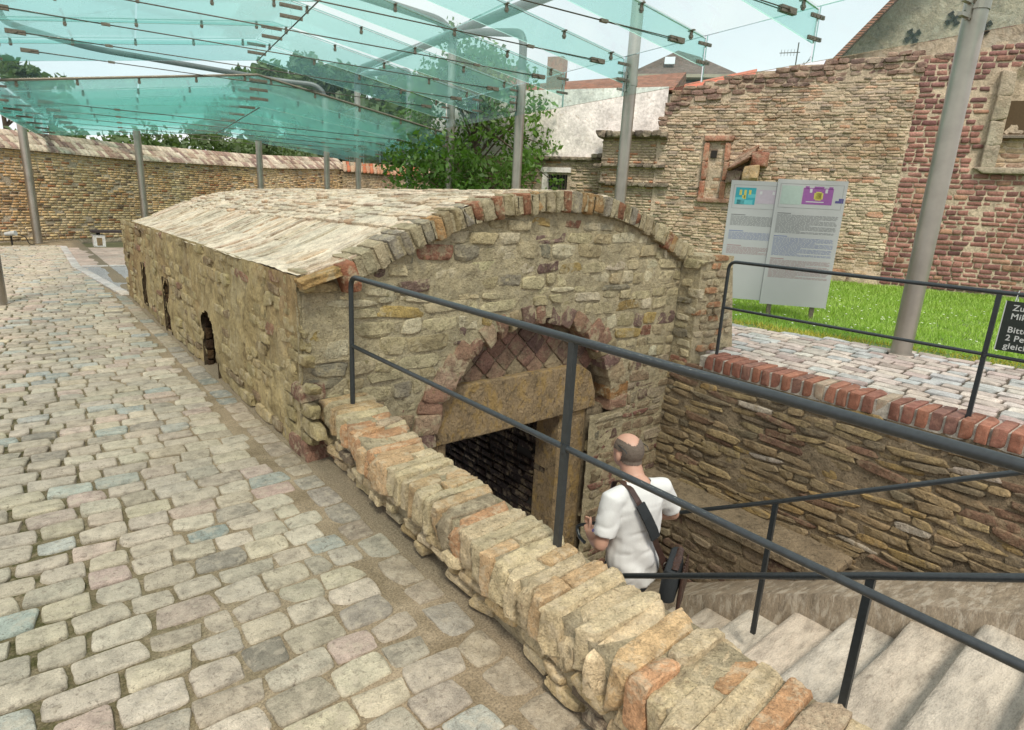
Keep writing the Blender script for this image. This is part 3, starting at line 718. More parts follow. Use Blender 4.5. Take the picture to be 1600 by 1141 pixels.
# ------------------------------------------------------------------ low wall with brick-on-edge coping
lw = thing('low_wall', 'low parapet wall with orange and cream brick on edge coping beside the stairwell', 'wall', (1.45, 1.5, 0))
xo = lambda y: np.interp(y, [-1.2, .7, 1.3, 1.75, 2.2, 2.8, 3.4], [1.17, 1.19, 1.235, 1.265, 1.275, 1.30, 1.385])
xi = lambda y: np.interp(y, [-1.2, .45, 1.0, 1.6, 2.4, 3.4], [1.62, 1.60, 1.585, 1.585, 1.60, 1.68])
zt = lambda y: np.interp(y, [-1.2, .5, 1.5, 2.5, 3.45], [.335, .335, .325, .34, .385])
xf = lambda y: np.interp(y, [-1.2, 1.0, 1.9, 2.72, 3.6], [1.25, 1.27, 1.36, 1.40, 1.44])
specs = []; y = -1.1; R = np.random.default_rng(23)
while y < 3.47:
    w = R.uniform(.062, .094); yc = y+w/2; a, b = xo(yc)+R.normal(0, .006), xi(yc)+R.normal(0, .007)
    hgt = R.uniform(.15, .19); tilt = R.normal(-.04, .018); yaw = R.normal(.05, .02)
    Ux = np.array([1, yaw, R.normal(0, .015)]); Ux /= np.linalg.norm(Ux); Uy = np.array([-yaw, 1, tilt]); Uy -= Ux*(Uy@Ux); Uy /= np.linalg.norm(Uy); Uz = np.cross(Ux, Uy)
    zc = zt(yc)+R.normal(0, .007)-hgt/2
    if R.random() < .35:   # two half bricks end to end
        f = R.uniform(.4, .6); m_ = a+(b-a)*f
        for p0, p1 in ((a, m_-.006), (m_+.006, b)):
            specs.append((np.array([(p0+p1)/2, yc, zc+R.normal(0, .003)]), np.stack([Ux*(p1-p0)/2, Uy*(w+.003)/2, Uz*hgt/2], 1), pal(R, P_cop)))
    else:
        specs.append((np.array([(a+b)/2, yc, zc]), np.stack([Ux*(b-a)/2, Uy*(w+.003)/2, Uz*hgt/2], 1), pal(R, P_cop)))
    y += w
lay('coping_brick', lw, specs, M_coping, 'cop')
ysw = np.arange(-1.15, 3.56, .035)
# coping mortar core
V = []; F = []
for i, y_ in enumerate(ysw):
    for x_, z_ in ((xo(y_)+.028, zt(y_)-.16), (xo(y_)+.022, zt(y_)-.015), (xi(y_)-.016, zt(y_)-.015), (xi(y_)-.02, zt(y_)-.16)):
        d_ = .008*float(fbm(np.array([x_*4, y_*9, z_*9]), 3, 6)); V.append((x_+d_, y_, z_+d_))
n = len(ysw)
for i in range(n-1):
    for k in range(3): F.append((i*4+k, i*4+k+1, (i+1)*4+k+1, (i+1)*4+k))
F += [(3, 2, 1, 0), tuple(4*(n-1)+k for k in range(4))]
Mp = world_of(lw); Vn = np.array(V) - np.array(Mp.translation)
obj('coping_mortar', Vn, F, M_mortar, lw, True, Mp)
# outer face of the wall body: bulging rubble
def bodyface(u, v):
    x = xf(u)*(1-v)+(xo(u)+.045)*v
    P = np.stack([x, u, v*.2], -1)
    return x - .030*fbm(P*6, 4, 61) - .012*fbm(P*22, 3, 62) - .015*np.sin(v*3.1)
uu, vv = np.meshgrid(np.arange(-1.15, 3.56, .02), np.linspace(-.15, 1.05, 14), indexing='ij'); Px = bodyface(uu, vv)
P = np.stack([Px, uu, vv*.2], -1); a_, b_ = uu.shape; idx = np.arange(a_*b_).reshape(a_, b_); F = np.stack([idx[:-1, :-1], idx[:-1, 1:], idx[1:, 1:], idx[1:, :-1]], -1).reshape(-1, 4)
body = obj('wall_body', P.reshape(-1, 3)-np.array(Mp.translation), F, M_mortar, lw, True, Mp)
specs = []
for (v0, hh) in ((.015, .055), (.072, .055), (.13, .055)):
    y = -1.1
    while y < 3.45:
        w = R.uniform(.09, .24); yc = y+w/2; xx = float(bodyface(np.array(yc), np.array((v0+hh/2)/.2)))
        if R.random() < .72: specs.append((np.array([xx+.018+R.normal(0, .010), yc, v0+hh/2+R.normal(0, .005)]), np.stack([X*.05, np.array([0, 1, R.normal(0, .06)])*(w-.02)/2, Z*(hh-.008)/2], 1), pal(R, P_lw)))
        y += w
lay('wall_stone', body, specs, M_coping, 'rub')
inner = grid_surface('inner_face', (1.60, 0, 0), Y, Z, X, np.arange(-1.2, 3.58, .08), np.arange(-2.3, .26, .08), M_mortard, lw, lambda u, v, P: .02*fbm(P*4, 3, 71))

# ------------------------------------------------------------------ stairs
stair = thing('stone_staircase', 'worn pale sandstone steps descending to the arched doorway', 'staircase', (2.8, 1.0, -1.))
nz_z = lambda y: -.225-.543*y
ks = []; y = 2.22
R = np.random.default_rng(31)
ynos = [3.22-.333*j for j in range(13)]
for j, yn in enumerate(ynos):
    zt_ = nz_z(yn); sag = R.uniform(.004, .012)
    xs = np.linspace(1.62, 4.0, 25); dy = np.array([0, -.012, -.04, -.15, -.27, -.40])   # nosing toward +y (down)
    V = []; F = []
    tw = R.normal(0, .01)
    for i, x_ in enumerate(xs):
        wear = sag*(1-((x_-2.8)/1.2)**2); wob = .010*float(fbm(np.array([x_*2.5, j*7., 0]), 3, 9))+tw*(x_-2.8)
        V.append((x_, yn+wob-.004, zt_-.30)); V.append((x_, yn+wob, zt_-.030-wear))
        V.append((x_, yn+wob-.010, zt_-.010-wear))
        for q in dy[2:]: V.append((x_, yn+wob+q, zt_-wear*.6+.004*float(fbm(np.array([x_*3, q*9+j, 1]), 2, 12))))
    m_ = 7
    for i in range(len(xs)-1):
        for k in range(m_-1): F.append((i*m_+k, i*m_+k+1, (i+1)*m_+k+1, (i+1)*m_+k))
    c0 = pal(R, [(3, (.50, .445, .36)), (2, (.46, .40, .32)), (1, (.54, .49, .41))])
    Mp = world_of(stair)
    st = obj('step', np.array(V)-np.array(Mp.translation), F, M_step, stair, True, Mp); st.color = (*c0, 1)
st = MB().box((1.6, 3.2, -2.3), (4.9, 4.0, nz_z(3.22)-.17)).build('landing', M_step, stair); st.color = (.34, .28, .21, 1)
# sloping stringer on the right of the steps
def ribbon(name, ptsL, ptsR, thick, mat, parent, color=None, amp=.01):
    """sloping slab between two polylines, displaced a little"""
    m_ = len(ptsL); V = []; F = []
    for a, b in zip(ptsL, ptsR):
        a, b = np.array(a), np.array(b)
        for t in np.linspace(0, 1, 6):
            p = a*(1-t)+b*t; p = p+Z*amp*float(fbm(p*5, 3, 15)); V.append(p)
        V.append(b-Z*thick)
        V.insert(len(V)-7, a-Z*thick+X*.01*float(fbm(a*7, 2, 4)))
    for i in range(m_-1):
        for k in range(7): F.append((i*8+k, i*8+k+1, (i+1)*8+k+1, (i+1)*8+k))
    Mp = world_of(parent); o = obj(name, np.array(V)-np.array(Mp.translation), F, mat, parent, True, Mp)
    if color: o.color = (*color, 1)
    return o
sy = np.arange(-1.3, 3.4, .12)
zs = lambda y: np.interp(y, [-1.3, .4, .82, 1.34, 1.99, 2.54, 3.4], [.50, -.40, -.57, -.82, -1.19, -1.52, -2.0])
ribbon('stringer', [(4.0+.012*math.sin(q*5), q, zs(q)) for q in sy], [(4.80, q, zs(q)-.10) for q in sy], .5, M_step, stair, (.30, .245, .18), .02)
# ------------------------------------------------------------------ retaining wall of the forecourt
rw = thing('retaining_wall', 'tall rubble retaining wall with red brick coping along the far side of the stairs', 'wall', (4.98, 1., -1.))
xw = lambda v: 4.98-.10*np.clip((.2-v)/2, 0, 1)
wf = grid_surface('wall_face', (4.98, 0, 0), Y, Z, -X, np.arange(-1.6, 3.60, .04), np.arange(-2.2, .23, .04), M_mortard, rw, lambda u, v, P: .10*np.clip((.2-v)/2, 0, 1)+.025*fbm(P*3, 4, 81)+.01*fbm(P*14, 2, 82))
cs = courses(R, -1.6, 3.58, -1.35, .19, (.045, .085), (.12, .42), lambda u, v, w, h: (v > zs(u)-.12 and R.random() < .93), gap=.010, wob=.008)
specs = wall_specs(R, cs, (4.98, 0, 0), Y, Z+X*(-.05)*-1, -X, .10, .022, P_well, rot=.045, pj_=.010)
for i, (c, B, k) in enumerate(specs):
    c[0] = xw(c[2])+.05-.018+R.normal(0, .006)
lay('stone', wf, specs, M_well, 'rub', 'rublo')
# ledge
led = MB().box((4.45, 1.55, -1.05), (4.95, 3.56, -.965)).build('ledge_slab', M_mortard, rw); led.modifiers.new('bevel', 'BEVEL').width = .015
lf = grid_surface('ledge_face', (4.49, 0, 0), Y, Z, -X, np.arange(1.55, 3.58, .04), np.arange(-2.1, -1.04, .04), M_mortard, rw, lambda u, v, P: .02*fbm(P*4, 3, 83), lambda u, v: v > zs(u)-.2)
cs = courses(R, 1.6, 3.55, -2.0, -1.06, (.08, .15), (.12, .30), lambda u, v, w, h: v > zs(u)-.1, gap=.02)
lay('stone', lf, wall_specs(R, cs, (4.49, 0, 0), Y, Z, -X, .08, .018, [(2, (.16, .10, .075)), (3, (.20, .15, .10)), (1, (.28, .22, .15))], rot=.06), M_well, 'rub')
# coping of red bricks
specs = []; y = -1.6
while y < 3.08:
    w = R.uniform(.088, .098); a = R.normal(.0, .008)
    k = pal(R, P_red)
    specs.append((np.array([5.10+R.normal(0, .004), y+w/2, .268+R.normal(0, .002)]), np.stack([np.array([1, a, 0])*.155, np.array([-a, 1, 0])*(w-.018)/2, Z*.066], 1), k)); y += w
lay('coping_brick', rw, specs, M_redbrick, 'crisp')
MB().box((4.965, -1.6, .19), (5.24, 3.20, .318)).build('coping_mortar', stone_mat('coping joint', base=(.46, .42, .36), coarse=20, fine=90, bst=.5, bd=.006), rw)

# ------------------------------------------------------------------ railings
def railing(name, label, x, y0, y1, zb, ztop, zmid, posts, r=.015, loc=None, slope_x=0, slope=0., lower=0.):
    t = thing(name, label, 'railing', (x, y0, zb))
    fx = lambda y: x+slope_x*(y-y0)
    pts = arc_pts([(fx(y0), y0, zb-.03), (fx(y0), y0, ztop), (fx(y1), y1, ztop+slope*(y1-y0))], .075, 8)
    MB().tube(pts, r, 14).build('top_rail', M_black, t, True)
    MB().tube([(fx(y0), y0, zmid), (fx(y1), y1, zmid+lower*(y1-y0))], r*.8, 12).build('middle_rail', M_black, t, True)
    for p, zb2 in posts:
        MB().obox((fx(p), p, (zb2-.03+ztop-.01)/2), X, Y, Z, r*.72, r*.95, (ztop-zb2+.02)/2).build('post', M_black, t)
        MB().tube([(fx(p), p, zmid-.001-r), (fx(p), p, zmid+r)], r*1.15, 12).build('joint_collar', M_black, t, True)
    return t
railing('stairwell_railing', 'black steel railing with two rails standing on the low brick coped wall', 1.52, 3.36, -1.0, .37, 1.15, .735, [(1.50, .30), (-.5, .30)], r=.0150)
railing('forecourt_railing', 'black steel railing standing on the red brick coping beside the forecourt', 5.09, 3.11, -1.2, .33, 1.21, .785, [(1.09, .33), (-.8, .33)], r=.0155)
def stair_rail(label, x, pts, posts, r, hook=False):
    t = thing('stair_handrail', label, 'handrail', (x, pts[0][0], -1.2), group='handrails on the steps')
    P = [(x, a, b) for a, b in pts]
    if hook: P = arc_pts([(x-.06, pts[-1][0]-.13, pts[-1][1]-.085), (x-.02, pts[-1][0]-.03, pts[-1][1]-.10)]+[(x, pts[-1][0]+.03, pts[-1][1]-.03)]+P[::-1], .03, 5)
    MB().tube(P, r, 12).build('top_rail', M_black, t, True)
    for a, zb, ztp in posts: MB().obox((x, a, (zb+ztp)/2), X, Y, Z, r*.75, r*1.0, (ztp-zb)/2).build('post', M_black, t)
    return t
stair_rail('black handrail rising in front of the man, nearer the low wall', 2.70, [(-1.2, 1.205), (.767, .145), (2.9, -1.04)], [(.767, -.64, .135), (2.6, -1.62, -.88), (-.9, .26, 1.03)], .017)
stair_rail('black handrail passing behind the man, nearer the rubble wall', 3.57, [(-1.2, 1.50), (1.62, -.125), (2.10, -.395), (3.27, -1.07)], [(1.62, -1.10, -.135), (.02, -.24, .78)], .015, hook=True)

# ------------------------------------------------------------------ steel posts and glass canopy
CA = math.atan(.135); ca2 = np.array([math.sin(CA), math.cos(CA), 0]); cb2 = np.array([-ca2[1], ca2[0], 0])
def RK(k): return np.array([7.22, 2.26, 0]) + ca2*1.65*(k+4)
HW = 4.35
def zroof(k): return (3.93, 4.64) if k < 3 else (3.25, 3.96)
posts = [((7.223, 2.256), ZG, 5.3, 'thick steel canopy post between the paving and the lawn, nearest the camera'),
         ((8.12, 7.18), ZG, 5.2, 'steel canopy post behind the crown of the brick arch'),
         ((8.47, 10.42), ZG, 4.25, 'steel canopy post in front of the right half of the leafy tree'),
         ((8.93, 13.71), ZG, 5.44, 'steel canopy post with glass brackets in front of the tree trunk'),
         ((9.34, 16.5), ZG, 4.8, 'steel canopy post at the left edge of the leafy tree'),
         ((9.75, 20.8), 0, 5.2, 'steel canopy post in front of the corner where the courtyard walls meet'),
         ((8.9, 21.5), 0, 4.8, 'thin distant steel post third from the left above the vault roof'),
         ((6.62, 21.5), 0, 3.2, 'distant steel post rising behind the middle of the vault roof'),
         ((3.2, 21.5), 0, 3.15, 'steel canopy post behind the far left corner of the vault'),
         ((.54, 20.47), 0, 3.05, 'steel canopy post standing on the cobbles by the far brick wall'),
         ((-.235, 10.36), 0, 3.6, 'steel canopy post cut by the left edge of the view')]
for (px_, py_), zb, ztp, lab in posts:
    t = thing('canopy_post', lab, 'post', (px_, py_, zb), group='steel posts carrying the glass canopy')
    MB().tube([(px_, py_, zb-.02), (px_, py_, ztp)], .098, 20).build('shaft', M_steel, t, True)
    MB().tube([(px_, py_, zb), (px_, py_, zb+.014)], .125, 20).build('base_ring', M_steel, t, True)
fr = thing('tube_frame', 'curved stainless tube frame arching above the glass roof', 'frame', (8.5, 10.4, 4.8))
M_tube = flat_mat('dull frame tube', (.13, .14, .14), rough=.5, metal=.4, var=.2, scale=2)
def pipe(pts, r=.095, rad_=.55): MB().tube(arc_pts(pts, rad_, 8), r, 16).build('tube', M_tube, fr, True)
pipe([(8.47, 10.42, 4.2), (8.47, 10.42, 4.95), (8.7, 12.2, 5.3), (8.93, 13.6, 5.5)], .08, .3)
pipe([(8.93, 13.71, 5.4), (8.93, 13.71, 5.75), (4.6, 14.3, 6.1), (.1, 14.9, 5.7)], .10)
pipe([(9.75, 20.8, 5.1), (9.75, 20.8, 5.75), (9.55, 16.5, 5.75), (8.76, 9.31, 5.65), (7.4, 1.0, 5.6)], .11)
pipe([(9.34, 16.5, 4.7), (9.34, 16.5, 5.15), (9.65, 20.0, 5.5)], .08, .4)
pipe([(8.9, 21.5, 4.7), (8.9, 21.5, 5.2), (7.6, 22.3, 5.25), (2.4, 22.4, 5.3), (.53, 20.9, 5.3), (-.6, 10, 5.3)], .08)

can = thing('glass_canopy', 'large pitched canopy of green tinted glass sheets held by glass fins and tie rods', 'canopy', (4.3, 11, 3.9))
K0, K1 = -6, 8
def P3(k, off, z, sh=0.): p = RK(k)+cb2*off+ca2*sh; return np.array([p[0], p[1], z])
def roofz(k_lv, off):
    e, rr = zroof(k_lv); return rr-(rr-e)*abs(off-HW)/HW
def sheet_glass(name, pts, nrm, th, mat, edges=True):
    """one pane: a single refracting face plus a thin cut edge"""
    nrm = np.array(nrm, float); nrm /= np.linalg.norm(nrm)
    n = len(pts); V = [np.array(p, float) for p in pts]; V2 = [v-nrm*th for v in V]
    Mp = world_of(can); base = np.array(Mp.translation)
    VV = np.array(V+V2)-base
    F = [tuple(range(n))]+([(i, (i+1) % n, n+(i+1) % n, n+i) for i in range(n)] if edges else [])
    me = mk_mesh(name, VV, F, mat); me.materials.append(M_edge)
    for i, p in enumerate(me.polygons): p.material_index = 0 if i == 0 else 1
    return put(bpy.data.objects.new(name, me), can, Mp)
half = [(0.0, HW/2), (HW/2, HW), (HW, HW*1.5), (HW*1.5, HW*2)]
for k in range(K0, K1):
    lv = k
    for a, b in half:
        za, zb = roofz(lv, a), roofz(lv, b); g = .012
        s1, s2 = (a+g, b-g)
        pts = [P3(k, s1, za+.035, g), P3(k, s2, zb+.035, g), P3(k+1, s2, zb+.035, -g), P3(k+1, s1, za+.035, -g)]
        sheet_glass('roof_pane', pts, (0, 0, 1), .014, M_glass)
BAS = np.stack([cb2, Z, ca2], 1)
def hw_mesh(fn, mat, smooth=False):
    mb = MB(); fn(mb); return mk_mesh('fitting', np.array(mb.V), mb.F, mat, smooth)
def hw(name, me, c, B=BAS):
    put(bpy.data.objects.new(name, me), can, Matrix(((B[0][0], B[0][1], B[0][2], c[0]), (B[1][0], B[1][1], B[1][2], c[1]), (B[2][0], B[2][1], B[2][2], c[2]), (0, 0, 0, 1))))
def f_clamp(mb): mb.box((-.016, .004, -.055), (.016, .020, .055)); mb.box((-.020, -.095, -.012), (.020, .004, .012)); mb.box((-.026, -.075, -.019), (.026, -.045, .019))
def f_splice(mb):
    mb.box((-.12, -.020, -.012), (.12, .020, .012))
    for e in (-.09, -.036, .036, .09): mb.tube([(e, 0, -.018), (e, 0, .018)], .011, 8)
def f_anchor(mb): mb.box((-.13, -.032, -.030), (.13, .032, .030)); mb.tube([(0, 0, -.05), (0, 0, .05)], .025, 8)
def f_node(mb): mb.box((-.055, -.018, -.024), (.055, .018, .024))
ME_c, ME_s, ME_a, ME_n = (hw_mesh(f, M_fit) for f in (f_clamp, f_splice, f_anchor, f_node))
for k in range(K0, K1+1):
    for lv in ((k,) if k != 3 else (2, 3)):
        e, rr = zroof(lv); lower = lv >= 3
        de, dr = (.35, .38) if not lower else (.38, .60)
        for s_ in (0, 1):
            off_e = 0 if s_ == 0 else 2*HW
            pts = [P3(k, off_e, e), P3(k, HW, rr), P3(k, HW, rr-dr), P3(k, off_e, e-de)]
            sheet_glass('glass_fin', pts, ca2, .024, M_fin)
            for f_ in (.06, .27, .5, .73, .94): hw('pane_clamp', ME_c, P3(k, off_e+(HW-off_e)*f_, e+(rr-e)*f_))
            for zz in (.07, .30): hw('splice_plate', ME_s, P3(k, off_e, e-zz, -.02))
        for zz in ((.08, .24) if not lower else (.09, .27, .45)): hw('splice_plate', ME_s, P3(k, HW, rr-zz, -.02), BAS*np.array([[1.5, 1.4, 1.2]]))
        if not (k == 3 and lv == 3):
            zt_ = e-.10; a0, a1 = .52, 2*HW-.52; b0, b1 = 1.75, 2*HW-1.75
            MB().tube([P3(k, b0, zt_, .0), P3(k, b1, zt_, .0)], .0085, 8).build('tie_rod', M_rod, can, True)
            for q in (-1, 1):
                MB().tube([P3(k, a0, zt_, q*.030), P3(k, b0, zt_, q*.008)], .0065, 6).build('rod_strand', M_rod, can, True); MB().tube([P3(k, a1, zt_, q*.030), P3(k, b1, zt_, q*.008)], .0065, 6).build('rod_strand', M_rod, can, True)
            for a in (a0, a1): hw('rod_anchor', ME_a, P3(k, a, zt_))
            for a in (b0, b1): hw('rod_connector', ME_n, P3(k, a, zt_))
# rods under the ridge joints
for ka, kb, zz in ((K0, 3, 4.25), (3, K1, 3.34)):
    MB().tube([P3(ka, HW, zz), P3(kb, HW, zz)], .010, 8).build('ridge_rod', M_rod, can, True)
# long eave panes
for k in range(K0, K1):
    e, rr = zroof(k)
    for off, sg in ((-.03, 1), (2*HW+.03, -1)):
        dz = .54
        sheet_glass('eave_pane', [P3(k, off, e+.05, .01), P3(k+1, off, e+.05, -.01), P3(k+1, off, e-dz, -.01), P3(k, off, e-dz, .01)], cb2*sg, .024, M_eave)
# steel gutter at the drop between the high and the low roof, with the glass riser above it
for s_ in (0, 1):
    off_e = 0 if s_ == 0 else 2*HW
    MB().tube([P3(3, off_e, 3.28, .03), P3(3, HW, 3.99, .03)], .026, 10).build('gutter', M_fit, can, True)
    sheet_glass('riser_pane', [P3(3, off_e, 3.90, .02), P3(3, HW, 4.60, .02), P3(3, HW, 4.0, .02), P3(3, off_e, 3.3, .02)], ca2, .012, M_eave)
# brackets to the posts
for i, zz in ((0, 3.62), (1, 3.62), (2, 3.62), (3, 3.0), (4, 2.95), (5, 2.95)):
    (px_, py_), zb, ztp, _ = posts[i]; p = np.array([px_, py_, zz]); d = cb2
    mb = MB()
    for dz in (-.12, 0, .12): mb.obox(p+cb2*.17+Z*dz, cb2, ca2, Z, .10, .02, .016)
    mb.obox(p+cb2*.13, cb2, ca2, Z, .015, .018, .15); mb.tube([p-Z*.05, p+Z*.05], .108, 16)
    mb.build('post_bracket', M_steel, can)

# ------------------------------------------------------------------ far left courtyard wall
LA = np.array([-.11, 20.86, 0]); LD = np.array([.850, .526, 0]); LN = np.array([.526, -.850, 0])
cwall = thing('courtyard_wall', 'long yellow brown brick wall with tiled sloping coping at the far side of the courtyard', 'wall', tuple(LA))
zc = lambda s: np.interp(s, [-12, 4, 10, 15], [2.33, 2.36, 2.55, 2.86])
wl = grid_surface('wall_face', LA-Z*.1, LD, Z, LN, np.arange(-12, 15.6, .2), np.arange(0, 3.1, .1), M_ruinm, cwall, lambda u, v, P: .012*fbm(P*2, 3, 91), lambda u, v: v < zc(u)+.12)
R = np.random.default_rng(41)
cs = courses(R, -12, 15.4, .02, 2.9, (.066, .078), (.16, .27), lambda u, v, w, h: v < zc(u) and R.random() < .97, gap=.013)
lay('brick', wl, wall_specs(R, cs, LA, LD, Z, LN, .06, .012, P_lw, rot=.012, pj_=.006), M_wallbrick, 'box', 'box', cap=120)
V = []
for s in np.arange(-12, 15.7, .5):
    for a, b in ((.10, 0), (-.62, .50), (-.62, .1)): V.append(LA+LD*s+LN*a+Z*(zc(s)+b))
F = []
for i in range(len(V)//3-1):
    for k in range(2): F.append((i*3+k, i*3+k+1, (i+1)*3+k+1, (i+1)*3+k))
obj('coping_bed', np.array(V)-LA, F, M_ruinm, cwall, True, world_of(cwall))
specs = []; sl = np.array([-.72, .50]); sl = sl/np.linalg.norm(sl)
for r_ in range(3):
    s = -11
    while s < 15.4:
        w = R.uniform(.13, .17); along = LN*sl[0]+Z*sl[1]; nn = np.cross(along, LD); nn = nn if nn[2] > 0 else -nn
        c = LA+LD*(s+w/2)+LN*.10+Z*zc(s)+along*(.14+.29*r_)+nn*.014
        specs.append((c, np.stack([LD*(w-.022)/2, along*.132, nn*.022], 1), pal(R, P_tile))); s += w
lay('coping_tile', cwall, specs, M_ruin, 'box', 'box', cap=300)
# second wall beyond the corner
c2 = thing('corner_wall', 'lower brick wall with upright red coping tiles beyond the corner, left of the tree', 'wall', (12.7, 28.7, 0))
E0 = np.array([12.6, 28.6, 0]); ED = np.array([.99, -.14, 0]); ED /= np.linalg.norm(ED); EN = np.array([-.14, -.99, 0])
wl2 = grid_surface('wall_face', E0-Z*.1, ED, Z, EN, np.arange(0, 8, .2), np.arange(0, 2.9, .1), M_ruinm, c2, lambda u, v, P: .01*fbm(P*2, 3, 91))
cs = courses(R, 0, 7.6, .02, 2.72, (.066, .078), (.16, .27), None, gap=.014)
lay('brick', wl2, wall_specs(R, cs, E0, ED, Z, EN, .06, .014, [(3, (.30, .24, .16)), (2, (.24, .20, .15)), (1, (.40, .32, .2))], rot=.01), M_wallbrick, 'box', 'box', cap=40)
MB().obox(E0+ED*3.8-EN*.2+Z*2.95, ED, EN, Z, 3.8, .3, .12).build('coping_bed', M_ruinm, c2)
specs = []; s = 0
while s < 7.5:
    w = R.uniform(.15, .2); specs.append((E0+ED*(s+w/2)+EN*.08+Z*3.0, np.stack([ED*(w-.03)/2, (Z*.92-EN*.4)*.26, np.cross(ED, Z*.92-EN*.4)*.04], 1), pal(R, [(3, (.42, .16, .10)), (2, (.46, .30, .22)), (1, (.5, .44, .36))]))); s += w
lay('coping_tile', c2, specs, M_wallbrick, 'box')

# ------------------------------------------------------------------ ruined walls on the right
RA = np.array([14.0, 8.34, 0]); RD = np.array([.4506, -.8927, 0]); RN = np.array([-.8927, -.4506, 0])
ruin = thing('ruined_wall', 'tall ruined brick wall with ragged top and blocked red framed window behind the information boards', 'wall', (14, 8.34, ZG))
top = lambda s: np.interp(s, [-2.3, -2.2, -2.0, -1.0, .5, 2.2, 3.1, 3.2, 5, 9], [3.4, 4.1, 4.5, 4.72, 4.95, 5.12, 5.15, 5.08, 5.3, 5.5])
S0 = 3.1
BW = (4.72, 5.9, 2.85, 4.72)   # blocked gothic opening on the far right
grid_surface('wall_core', RA, RD, Z, RN, np.arange(-2.3, 9, .1), np.arange(.1, 5.6, .1), M_ruinm, ruin, lambda u, v, P: .014+.022*fbm(P*1.5, 3, 95)-.12*((u > 3.1) & (u > BW[0]) & (v > BW[2]) & (v < BW[3])), lambda u, v: v < top(u)+.05*fbm(np.stack([u*3, v*0, u*0], -1), 2, 7))
R = np.random.default_rng(43)
SL = (-1.13, -.50, 2.0, 3.5)
def tan_in(u, v, w, h):
    if v > top(u)+.06*float(vnoise(np.array([u*4, 0, 0.]), 3)): return False
    if v > top(u)-.42 and u > -1.8: return False
    if SL[0]-.04 < u < SL[1]+.04 and SL[2] < v < SL[3]: return False
    return u-w/2 > -2.3 and u+w/2 < S0+.1
cs = courses(R, -2.3, 3.2, ZG, 5.1, (.048, .085), (.12, .36), tan_in, gap=.009, wob=.004, clip=(-2.3, S0))
def ruinpal(u, v):
    if v < 2.6 and u > 1.3: return [(5, (.58, .49, .35)), (1, (.50, .30, .20)), (1, (.5, .42, .3))]
    if v > 4.0: return [(4, (.54, .44, .32)), (2, (.48, .31, .21)), (2, (.42, .34, .27))]
    return P_ruin
specs = []
for c in cs: specs += wall_specs(R, [c], RA, RD, Z, RN, .10, .034, ruinpal(c[0], c[1]), rot=.025, pj_=.007)
lay('stone', ruin, specs, M_ruin, 'rub', 'rublo', cap=300)
# dark stone capping courses and the red sandstone part
cs = courses(R, -2.1, S0+.2, 3.6, 5.3, (.09, .14), (.16, .36), lambda u, v, w, h: top(u)-.40 < v < top(u)+.03, gap=.016, wob=.01)
lay('capping_stone', ruin, wall_specs(R, cs, RA, RD, Z, RN, .14, .05, [(3, (.26, .17, .14)), (2, (.32, .22, .17)), (1, (.2, .14, .12))], rot=.05, pj_=.018), M_ruin, 'rub')
def red_in(u, v, w, h):
    if v > top(u): return False
    if u+w/2 > BW[0]-.22 and BW[2]-.1 < v < BW[3]+.1: return False
    return True
cs = courses(R, S0, 8.5, ZG, 5.5, (.085, .13), (.15, .36), red_in, gap=.020, wob=.004, clip=(S0, 9))
specs = []
for c in cs: specs += wall_specs(R, [c], RA, RD, Z, RN, .12, .034, P_sst if c[1] < 4.0 else [(2, (.25, .13, .115)), (2, (.21, .115, .105)), (1, (.32, .17, .135))], rot=.02, pj_=.009)
lay('sandstone_block', ruin, specs, M_sand, 'sand', 'sandlo', cap=300)
# blocked slit window with red sandstone frame
fw = thing('x', None, None) if False else None
def rbox(s0, s1, z0, z1, n0, n1): return MB().obox(RA+RD*(s0+s1)/2+RN*(n0+n1)/2+Z*(z0+z1)/2, RD, Z, RN, (s1-s0)/2, (z1-z0)/2, abs(n1-n0)/2)
M_redst = stone_mat('red window stone', base=(.36, .16, .10), coarse=4, fine=40, bst=.6, bd=.02, dirt_amt=.4)
wn = rbox(SL[0]+.15, SL[1]-.13, SL[2], SL[3]-.1, -.02, .015).build('blocked_window', M_ruinm, ruin)
specs = []
for s_, zz in [(SL[0]+.07, z) for z in (2.22, 2.68, 3.12)]+[(SL[1]-.065, z) for z in (2.22, 2.68, 3.12)]:
    specs.append((RA+RD*(s_+R.normal(0, .012))+RN*.03+Z*zz, np.stack([RD*.062, Z*.21, RN*.07], 1), pal(R, [(1, (.36, .16, .10)), (1, (.40, .20, .13))])))
specs += [(RA+RD*(SL[0]+.32)+RN*.04+Z*3.42, np.stack([RD*.34, Z*.06, RN*.09], 1), (.38, .20, .14)), (RA+RD*(SL[0]+.34)+RN*.03+Z*1.98, np.stack([RD*.38, Z*.05, RN*.07], 1), (.36, .22, .16))]
lay('frame_stone', wn, specs, M_ruin, 'brick')
cs = courses(R, SL[0]+.15, SL[1]-.13, SL[2]+.06, SL[3]-.12, (.06, .09), (.12, .22), lambda u, v, w, h: SL[0]+.12 < u-w/2 and u+w/2 < SL[1]-.1, gap=.012)
lay('infill_brick', wn, wall_specs(R, cs, RA, RD, Z, RN, .05, .022, P_ruin), M_ruin, 'brick')
rbox(SL[0]+.17, SL[0]+.31, 2.98, 3.15, .01, .06).build('putlog_hole', M_dark, wn)
